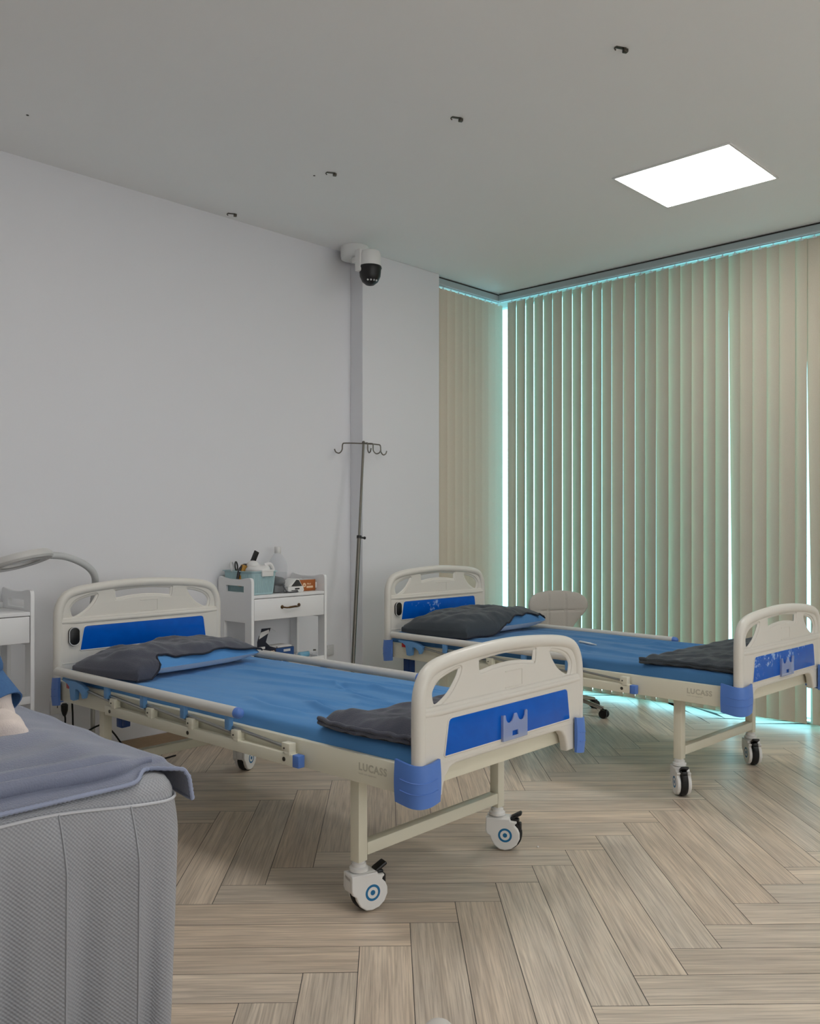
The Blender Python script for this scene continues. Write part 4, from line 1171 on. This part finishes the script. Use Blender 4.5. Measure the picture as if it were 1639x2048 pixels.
nrm = Vector((.16, -.24, -.95)).normalized()     # side with the lens faces down and outwards
xax = (Vector((1, 0, .0)) - nrm * nrm.x).normalized(); yax = nrm.cross(xax)
HM = Matrix(((xax.x, yax.x, nrm.x, hc.x), (xax.y, yax.y, nrm.y, hc.y), (xax.z, yax.z, nrm.z, hc.z), (0, 0, 0, 1)))
b = MB(); b.lathe([(.075, -.016), (.10, -.024), (.136, -.020), (.147, -.006), (.148, .008), (.141, .018), (.12, .020), (.079, .014), (.075, -.016)], 40, HM, False, False)
b.ball(HM @ Vector((.05, .02, -.022)), .006, 10)
bmesh.ops.remove_doubles(b.bm, verts=b.bm.verts[:], dist=1e-5)
b.build('lamp_head', M['lamp'], lm)
b = MB(); b.lathe([(.0745, -.003), (.0745, .003)], 32, HM); b.build('lens', M['vial'], lm)['label'] = 'clear round lens'
b = MB(); b.lathe([(.118, .0205), (.118, .0222), (.086, .0185), (.086, .0165)], 32, HM, False, False); b.build('light_ring', M['paper'], lm)

# ------------------------------------------------------------------ swivel chair by the blind
ch = thing('swivel_chair', 'taupe velvet swivel chair with quilted wide back, between far bed and blind', 'chair', (4.985, 3.325, 0), 0)
fd = Vector((-.52, -.854, 0)).normalized(); sd = Vector((-fd.y, fd.x, 0))      # facing, sideways
def cl(s, f, z): return sd * (s * 1.07) + fd * f + Vector((0, 0, z))
b = MB()
P = [(.10, .47), (.105, .52), (.13, .575), (.175, .635), (.200, .680), (.203, .715), (.185, .755), (.145, .782), (.07, .797), (0, .800)]
OUT = cr([(x, z, 0) for x, z in P] + [(-x, z, 0) for x, z in reversed(P[:-1])], 5)
half = len(OUT)
def back_fn(s, t):
    # t from bottom to top, s across
    z = .47 + .33 * t
    xs = [p.x for p in OUT[:half // 2 + 1]]; zs = [p.y for p in OUT[:half // 2 + 1]]
    w = xs[-1]
    for i in range(len(zs) - 1):
        if zs[i] <= z <= zs[i + 1] + 1e-9:
            f = (z - zs[i]) / max(1e-6, zs[i + 1] - zs[i]); w = xs[i] + (xs[i + 1] - xs[i]) * f; break
    return max(w, .001), z
def backshell(sign):
    def fn(s, t):
        t2 = 1 - (1 - t) ** 1.6
        w, z = back_fn(s, t2)
        S_ = 2 * s - 1; x = w * S_
        e = math.sqrt(max(0, 1 - abs(S_) ** 4)) * math.sqrt(max(0, 1 - t2 ** 10))
        q = .030 * e * sign
        if sign > 0:
            q -= .008 * e * (math.exp(-((x - .058) / .006) ** 2) + math.exp(-((x + .058) / .006) ** 2) + math.exp(-((z - .668) / .005) ** 2))
        curve = .10 * (x / .2) ** 2 * .45
        return cl(x, -.165 + curve + q, z)
    return fn
b.grid(backshell(1), 60, 44); b.grid(backshell(-1), 60, 44)
bmesh.ops.remove_doubles(b.bm, verts=b.bm.verts[:], dist=.0008)
b.build('backrest', M['velvet'], ch, 70)
b = MB(); b.lathe([(.02, .415), (.18, .415), (.205, .43), (.212, .455), (.20, .478), (.15, .492), (.02, .496)], 36, T(0, 0, 0)); b.build('seat', M['velvet'], ch)
b = MB(); b.tube([cl(0, -.12, .44), cl(0, -.17, .46), cl(0, -.185, .56)], .02, 10); b.build('back_bracket', M['chrome'], ch)
b = MB(); b.lathe([(.028, .09), (.028, .25), (.016, .25), (.016, .415)], 18); b.build('gas_column', M['chrome'], ch)
cang = math.atan2(3.26 - 3.31, 5.24 - 4.99)
for k in range(5):
    a = cang + k * 2 * PI / 5 * -1
    d = Vector((math.cos(a), math.sin(a), 0))
    b = MB(); b.tube(cr([d * .02 + Vector((0, 0, .105)), d * .10 + Vector((0, 0, .10)), d * .20 + Vector((0, 0, .078)), d * .265 + Vector((0, 0, .062))], 4), .014, 10); b.build('base_leg', M['chrome'], ch)
    c = MB(); n2 = Vector((-d.y, d.x, 0)); q = d * .265
    c.tube([q + Vector((0, 0, .058)), q + Vector((0, 0, .045))], .008, 8)
    mt_ = Matrix(((d.x, n2.x, 0, q.x), (d.y, n2.y, 0, q.y), (0, 0, 1, 0), (0, 0, 0, 1)))
    for s in (-1, 1):
        c.lathe([(.010, -.009), (.0265, -.009), (.0275, -.005), (.0275, .005), (.0265, .009), (.010, .009)], 22, mt_ @ T(.006, s * .016, .0275) @ RX)
    c.box((-.018, -.008, .03), (.028, .008, .058), .005, mtx=mt_)
    c.build('caster', M['black'], ch)

# ------------------------------------------------------------------ massage bed with skirted cover (left foreground)
MU0, MU1, MV0, MV1, MZ = .40, 1.146, 1.83, 3.66, .662
ms = thing('massage_bed', 'massage bed under a grey skirted cover in the left foreground', 'massage bed', ((MU0 + MU1) / 2, (MV0 + MV1) / 2, 0))
cu_, cv_ = (MU0 + MU1) / 2, (MV0 + MV1) / 2
def per(n_side, r=.06):
    hw, hd = (MU1 - MU0) / 2, (MV1 - MV0) / 2
    pts = []
    # start at back-left, run along the far side, right, front, left ; store (x,y,nx,ny)
    seq = [(-hw, -hd), (hw, -hd), (hw, hd), (-hw, hd)]
    cs = [(hw - r, -hd + r, -90), (hw - r, hd - r, 0), (-hw + r, hd - r, 90), (-hw + r, -hd + r, 180)]
    out = []
    def line(x0, y0, x1, y1, nx, ny, n):
        for k in range(n): out.append((x0 + (x1 - x0) * k / n, y0 + (y1 - y0) * k / n, nx, ny))
    line(-hw + r, -hd, hw - r, -hd, 0, -1, n_side[0])
    def arc(cx, cy, a0, n=10):
        for k in range(n):
            a = math.radians(a0 + 90 * k / n); out.append((cx + r * math.cos(a), cy + r * math.sin(a), math.cos(a), math.sin(a)))
    arc(hw - r, -hd + r, -90); line(hw, -hd + r, hw, hd - r, 1, 0, n_side[1]); arc(hw - r, hd - r, 0)
    line(hw - r, hd, -hw + r, hd, 0, 1, n_side[2]); arc(-hw + r, hd - r, 90); line(-hw, hd - r, -hw, -hd + r, -1, 0, n_side[1]); arc(-hw + r, -hd + r, 180)
    return out
PER = per((220, 90, 30))
acc = [0]
for i in range(1, len(PER) + 1):
    p, q = PER[i - 1], PER[i % len(PER)]; acc.append(acc[-1] + math.hypot(q[0] - p[0], q[1] - p[1]))
ZSEAM = .628
def zo(i):
    x, y, nx, ny = PER[i]
    if y > -.5: return -.017 * sm(-y, .0, .5) if x > 0 else .015 * sm(-y, .0, .5)
    return .015 - .032 * sm(x + cu_, .78, 1.13)
def skirt_off(i, z):
    x, y, nx, ny = PER[i]
    d = (ZSEAM - z) / ZSEAM
    o = 0.003 + .012 * math.sin(min(1, d * 6) * PI / 2) - .034 * d
    if ny < -.5:      # front: pleats at fixed places plus soft flutes
        wu = x + cu_
        for pu in (.52, .683, .846, 1.010):
            dd = wu - pu
            if dd <= 0: o += .030 * math.exp(dd / .045) * min(1, d * 5 + .1)
            else: o += -.014 * math.exp(-dd / .04) * min(1, d * 5 + .1)
        o += .026 * math.sin(wu * 38 + 1.5) * d ** .8 + .008 * math.sin(wu * 75) * d
    else:
        o += .010 * math.sin(acc[i] * 30) * d
    return o
b = MB(); nP = len(PER)
zl = [ZSEAM - .616 * (k / 40) ** 1.15 for k in range(41)]
def fsk(s, t):
    i = int(round(s * nP)) % nP; k = int(round(t * 40)); x, y, nx, ny = PER[i]; o = skirt_off(i, zl[k])
    return Vector((x + nx * o, y + ny * o, zl[k] + zo(i) * zl[k] / ZSEAM))
def fuv(s, t):
    i = int(round(s * nP)); return (acc[min(i, nP)], zl[int(round(t * 40))])
b.grid(fsk, nP, 40, True, fuv)
for pu in (.52, .683, .846, 1.010):
    i0 = min(range(220), key=lambda i: abs(PER[i][0] + cu_ - pu) + (PER[i][3] > -.5) * 9)
    while PER[i0][0] + cu_ > pu: i0 -= 1
    b.tube([fsk(i0 / nP, k / 40) + Vector((.001, -.001, 0)) for k in range(41)], .0022, 6)
b.build('skirt', M['knit'], ms, 70)
b = MB()
def top_ring(inset, z): return [Vector((x - nx * inset, y - ny * inset, z + zo(i) * max(0, min(1, (MZ - z) / (MZ - ZSEAM))))) for i, (x, y, nx, ny) in enumerate(PER)]
rg = [(0.0, ZSEAM - .004), (0.001, ZSEAM + .012), (.006, MZ - .014), (.018, MZ - .003), (.035, MZ)]
lay = b.bm.loops.layers.uv.verify()
rings = [[b.bm.verts.new(p) for p in top_ring(i_, z_)] for i_, z_ in rg]
for k in range(len(rings) - 1):
    for i in range(nP):
        j = (i + 1) % nP
        f = b.bm.faces.new((rings[k][i], rings[k][j], rings[k + 1][j], rings[k + 1][i]))
        for l, (ii, kk) in zip(f.loops, ((i, k), (i + 1, k), (i + 1, k + 1), (i, k + 1))): l[lay].uv = (acc[ii], kk * .014)
f = b.bm.faces.new(rings[-1])
for l in f.loops: l[lay].uv = (l.vert.co.x, l.vert.co.y)
b.build('top_cover', M['knit'], ms, 60)
b = MB(); b.tube([(x + nx * .005, y + ny * .005, ZSEAM + zo(i)) for i, (x, y, nx, ny) in enumerate(PER)], .0035, 6, closed=True); b.build('piping', M['piping'], ms)
b = MB()
for x in (-.26, .26):
    for y in (-.78, .78): b.tube([(x, y, 0.002), (x, y, .60)], .022, 12)
b.build('support_legs', M['steel'], ms)

# slate blanket on the massage bed
bl = thing('blanket', 'slate grey fleece blanket with stitched hem on the massage bed', 'blanket', (0, 0, 0))
ZB = MZ + .004
def foldv(u): return MV0 + .075 - .02 * sm(u, .6, .95) + .05 * sm(u, 1.0, 1.13)
def blk(s, t, lower=False):
    """s: across u (0 left .. 1 right incl. overhang), t: along v from front"""
    hang = .05 + .035 * (1 - sm(t, .0, .35))
    wu = MU1 - MU0 - .02
    tot = wu + hang
    d = s * tot
    v = MV0 + .008 + (1.05) * t + .065 * math.exp(-((d - wu + .055) / .045) ** 2) * (1 - t) ** 3
    if d < wu: u = MU0 + .02 + d; z = 0
    else:
        e = (d - wu); rr = .022
        a = min(e / rr, PI / 2); u = MU1 + rr * math.sin(a) ; z = -rr * (1 - math.cos(a)) - max(0, e - rr * PI / 2)
        u += .004 * math.sin(v * 30) + .012 * (max(0, e) / hang) ** 1.3 * (1 - sm(t, .02, .22))
    lay1 = .006
    fold_v = foldv(u)
    dv_ = v - fold_v
    h = lay1
    kf = 1 - .85 * sm(u, .98, 1.14)
    h += kf * (.034 * sm(dv_, -.008, .014) + .018 * math.exp(-((dv_ - .03) / .035) ** 2))
    h += .020 * sm(v, MV0 + .15, MV0 + .6) * math.exp(-((u - .95) / .22) ** 2)
    h += .010 * noise.noise(Vector((u * 5, v * 4, 2.2))) * sm(dv_, .0, .1) + .006 * math.sin((v * 1.0 - u * .35) * 40 + 3 * noise.noise(Vector((u * 3, v * 3, .5)))) * sm(dv_, .04, .15) * sm(1.2 - u, .05, .3)
    if z < -.005: h = h * .45
    p = Vector((u, v, ZB + h + z))
    if d >= wu: p.x += h * .5
    if t < .06: q_ = 1 - sm(min(d, wu) / wu, .84, .95); p.z -= q_ * .006 * ((.06 - t) / .06) ** 1.5; p.y -= q_ * .006 * ((.06 - t) / .06)
    return p
b = MB(); b.grid(lambda s, t: blk(s, t), 120, 130)
fp = []; fr_ = []
for i in range(61):
    u = MU0 + .03 + (MU1 - .02 - MU0 - .03) * i / 60
    kf = 1 - .85 * sm(u, .98, 1.14)
    fr_.append(.006 + .013 * kf); fp.append((u, foldv(u) + .006 + .003 * math.sin(u * 25), ZB + .007 + fr_[-1]))
b.tube(fp, fr_, 14)
b.build('fleece', M['slate'], bl, 80)
b = MB(); he = [blk(i / 160, 0) + Vector((0, -.002, 0)) for i in range(161)]
b.tube(he, [.0042 + .0016 * (i % 2) for i in range(161)], 8); b.build('stitched_hem', M['stitch'], bl)['label'] = 'paler stitched hem'
b = MB(); re_ = [blk(1.0, j / 130) for j in range(131)]; b.tube(re_, .004, 8); b.build('side_hem', M['slate'], bl)

# ------------------------------------------------------------------ person sitting on the massage bed (mostly beyond the left edge)
def skin_mesh(name, V, Ed, rad, mt, parent, sub=2):
    me = bpy.data.meshes.new(name); me.from_pydata([Vector(v) for v in V], Ed, [])
    o = bpy.data.objects.new(name, me); C.objects.link(o)
    md = o.modifiers.new('skin', 'SKIN'); md.use_smooth_shade = True
    sv = me.skin_vertices[0].data
    for i, r in enumerate(rad):
        sv[i].radius = (r, r) if not isinstance(r, tuple) else r
    sv[0].use_root = True
    s = o.modifiers.new('sub', 'SUBSURF'); s.levels = sub; s.render_levels = sub
    dg = bpy.context.evaluated_depsgraph_get(); dg.update()
    m2 = bpy.data.meshes.new_from_object(o.evaluated_get(dg))
    o.modifiers.clear(); o.data = m2; bpy.data.meshes.remove(me)
    m2.materials.clear(); m2.materials.append(mt)
    m2.polygons.foreach_set('use_smooth', [True] * len(m2.polygons))
    if parent is not None: o.parent = parent
    return o
FW = Vector((.10, -.995, 0)).normalized(); SDE = Vector((.995, .10, 0)).normalized()
PH = Vector((.790, 2.950, .775))                                     # pelvis
def pp(f, s, z): return PH + FW * f + SDE * s + Vector((0, 0, z))
per_ = thing('person', 'person in blue jeans and pale socks sitting on the massage bed at the left edge', 'person', (0, 0, 0))
LEG = {1: dict(kn=Vector((.872, 2.655, 1.105)), an=Vector((.963, 2.458, .795)), toe=Vector((.922, 2.258, .732))),
       -1: dict(kn=Vector((.64, 2.69, 1.105)), an=Vector((.715, 2.50, .795)), toe=Vector((.68, 2.29, .732)))}
V = [pp(0, 0, 0)]; E_ = []; R_ = [.115]
def add(p, r, frm):
    V.append(p); R_.append(r); E_.append((frm, len(V) - 1)); return len(V) - 1
sp1 = add(pp(-.02, 0, .18), .11, 0); sp2 = add(pp(.0, 0, .36), .115, sp1); nk = add(pp(.02, 0, .47), .05, sp2); hd = add(pp(.05, 0, .56), .068, nk); hd2 = add(pp(.06, 0, .63), .085, hd); hd3 = add(pp(.055, 0, .70), .06, hd2)
for s in (-1, 1):
    L_ = LEG[s]; ft = (L_['toe'] - L_['an']); ft.z = 0; ft.normalize()
    hip = add(pp(.03, .09 * s, -.01), .085, 0); kn = add(L_['kn'], .056, hip); an = add(L_['an'], .030, kn)
    heel = add(L_['an'] + Vector((0, 0, -.055)), .028, an); toe = add(L_['toe'] - ft * .045, .019, heel)
    sh = add(pp(.0, .17 * s, .40), .05, sp2); el = add(pp(.06, .20 * s, .17), .037, sh); wr = add(L_['kn'] + Vector((0, .10, .115)), .026, el)
    hn = add(L_['kn'] + Vector((0, .035, .105)), (.034, .016), wr)
    for k in range(4):
        q = (k - 1.5) * .018
        f1 = add(L_['kn'] + Vector((q, -.02, .098)), .0085, hn); f2 = add(L_['kn'] + Vector((q * 1.15, -.055 - .004 * (k in (1, 2)), .078)), .0078, f1); add(L_['kn'] + Vector((q * 1.2, -.080 - .006 * (k in (1, 2)), .045)), .007, f2)
    t1 = add(L_['kn'] + Vector((-.045 * s, .01, .092)), .010, hn); add(L_['kn'] + Vector((-.065 * s, -.02, .065)), .008, t1)
body = skin_mesh('body', V, E_, R_, M['skin'], per_)
# jeans
V = [pp(0, 0, 0)]; E_ = []; R_ = [.128]
add(pp(-.01, 0, .12), .122, 0)
for s in (-1, 1):
    L_ = LEG[s]
    a = add(pp(.04, .09 * s, 0), .10, 0); k0 = add(L_['kn'], .072, a); c0 = add(L_['kn'].lerp(L_['an'], .55), .062, k0)
    add(L_['kn'].lerp(L_['an'], .92), .060, c0)
skin_mesh('jeans', V, E_, R_, M['jean'], per_)['label'] = 'blue denim jeans'
for s in (-1, 1):
    b = MB()
    L_ = LEG[s]
    ax = (L_['an'] - L_['kn']).normalized(); ax = (ax + Vector((.1, -.25, 0))).normalized(); c = L_['an'] + Vector((0, 0, -.030))
    xx = ax.cross(Vector((0, 1, 0))).normalized(); yy = ax.cross(xx)
    ring = lambda r, o_: [c + ax * o_ + xx * (r * math.cos(2 * PI * k / 28)) + yy * (r * math.sin(2 * PI * k / 28)) for k in range(28)]
    kk = L_['kn'].lerp(L_['an'], .25)
    ring0 = lambda r: [kk + xx * (r * math.cos(2 * PI * k / 28)) + yy * (r * math.sin(2 * PI * k / 28)) for k in range(28)]
    b.loft([ring0(.074), ring(.070, -.12), ring(.067, -.06), ring(.068, -.02), ring(.069, .018), ring(.0645, .018), ring(.062, -.02), ring(.056, -.07)], True, False, False)
    b.build('jeans_cuff', M['jean'], per_)
for s in (-1, 1):
    b = MB(); b.m(M['sock'])
    L_ = LEG[s]; ft = (L_['toe'] - L_['an']); ft.z = 0; ft.normalize(); A_ = L_['an']; zf = MZ + .055
    def q3(f, z): return Vector((A_.x + ft.x * f, A_.y + ft.y * f, z))
    hi = A_ + (L_['kn'] - A_) * .07 + ft * .01
    pts = cr([hi, A_ + (L_['kn'] - A_) * .03 + ft * .005, q3(-.005, A_.z - .005), q3(.025, zf + .006), q3(.09, zf), q3(.15, zf - .004), q3(.185, zf - .006), q3(.205, zf - .010)], 5)
    n = len(pts)
    rr = []
    for i in range(n):
        t = i / (n - 1); rr.append(.034 + .015 * sm(t, .12, .5))
    rr[-1] = .018; rr[-2] = .034; rr[-3] = .041; rr[-4] = .0455
    b.tube(pts, rr, 22)
    b.noise(.006, 30, 2 + s)
    for v in b.bm.verts:
        if v.co.z < MZ + .020: v.co.z = MZ + .020 + (v.co.z - MZ - .020) * .1
    b.build('sock', None, per_, 80)['label'] = 'pale pinkish white sock'
# shirt and hair
V = [pp(0, 0, .06)]; E_ = []; R_ = [.13]
a = add(pp(-.02, 0, .18), .125, 0); a2 = add(pp(.0, 0, .36), .128, a); add(pp(.015, 0, .43), .075, a2)
for s in (-1, 1):
    q = add(pp(.0, .17 * s, .40), .062, a2); add(pp(.035, .188 * s, .27), .052, q)
skin_mesh('shirt', V, E_, R_, M['shirt'], per_)['label'] = 'pale shirt'
b = MB(); b.ball(pp(.035, 0, .68), .105, 24, .95, .95, 1.0); b.noise(.008, 30, 1); b.build('hair', M['hair'], per_)
b = MB()
for s in (-1, 1): b.m(M['whitepl']).ball(pp(.138, .032 * s, .645), .012, 12); b.m(M['black']).ball(pp(.147, .032 * s, .645), .006, 10)
b.m(M['skin']).tube(cr([pp(.135, 0, .65), pp(.155, 0, .625), pp(.165, 0, .61), pp(.145, 0, .60)], 4), .011, 10)
b.m(M['red']).tube(cr([pp(.13, -.025, .572), pp(.142, 0, .570), pp(.13, .025, .572)], 4), .005, 8)
b.m(M['skin'])
for s in (-1, 1): b.ball(pp(.045, .085 * s, .635), .028, 12, .6, .4, 1)
b.build('face', None, per_)

# ------------------------------------------------------------------ shoe at the bottom edge, crumb on the floor
sh_ = thing('shoe', 'white rounded shoe tip at the bottom edge of the photo on the floor', 'shoe', (1.585, 1.415, 0), math.atan2(.690, .724))
b = MB()
rings = []
for k in range(17):
    t = k / 16; x = -.27 + .335 * t
    w = .045 * (1 - abs(2 * t - 1) ** 5) ** .5 * (.85 + .25 * sm(t, .3, .8)); h = (.085 - .055 * sm(t, .25, .95)) * (1 - (max(0, t - .9) / .1) ** 2 * .6)
    w = max(w, .004); h = max(h, .008)
    rings.append([Vector((x, w * math.cos(2 * PI * q / 20), .022 + max(-.001, h * math.sin(2 * PI * q / 20)))) for q in range(20)])
b.loft(rings); b.build('upper', M['sole'], sh_, 70)
b = MB(); so_ = []
for z, g in ((.001, .0), (.004, .004), (.020, .004), (.024, .0)):
    ring = []
    for q in range(40):
        a = 2 * PI * q / 40; cx = math.cos(a); sy = math.sin(a)
        ring.append(Vector((-.1025 + (.168 + g) * cx, (.044 + g) * (abs(sy) ** .8 * (1 if sy > 0 else -1)), z)))
    so_.append(ring)
b.loft(so_); b.build('sole', M['sole'], sh_)
b = MB(); b.ball((0, 0, .003), .004, 8, 1.3, 1, .8); o = b.build('crumb', M['whitepl']); o.location = (2.834, 2.019, 0); tag(o, 'tiny white crumb on the wooden floor near a bed caster', 'crumb')

# ------------------------------------------------------------------ light, camera
w = bpy.data.worlds.new('World'); S.world = w; w.use_nodes = True
bg = w.node_tree.nodes['Background']; bg.inputs[0].default_value = (0.93, 0.98, 1.0, 1); bg.inputs[1].default_value = 8.0

cd = bpy.data.cameras.new('Camera'); co = bpy.data.objects.new('Camera', cd); C.objects.link(co)
co.location = (0, 0, 1.25)
co.rotation_euler = (PI / 2, 0, CAMR - PI / 2)
cd.sensor_fit = 'VERTICAL'; cd.sensor_height = 24.0; cd.lens = 24.0 * 1781.37 / 2048
cd.shift_y = (1048.44 - 1024) / 2048
cd.clip_start = 0.02
S.camera = co
S.view_settings.view_transform = 'Standard'; S.view_settings.look = 'None'
S.view_settings.exposure = -0.04; S.view_settings.gamma = 1.0
S.view_settings.use_curve_mapping = False
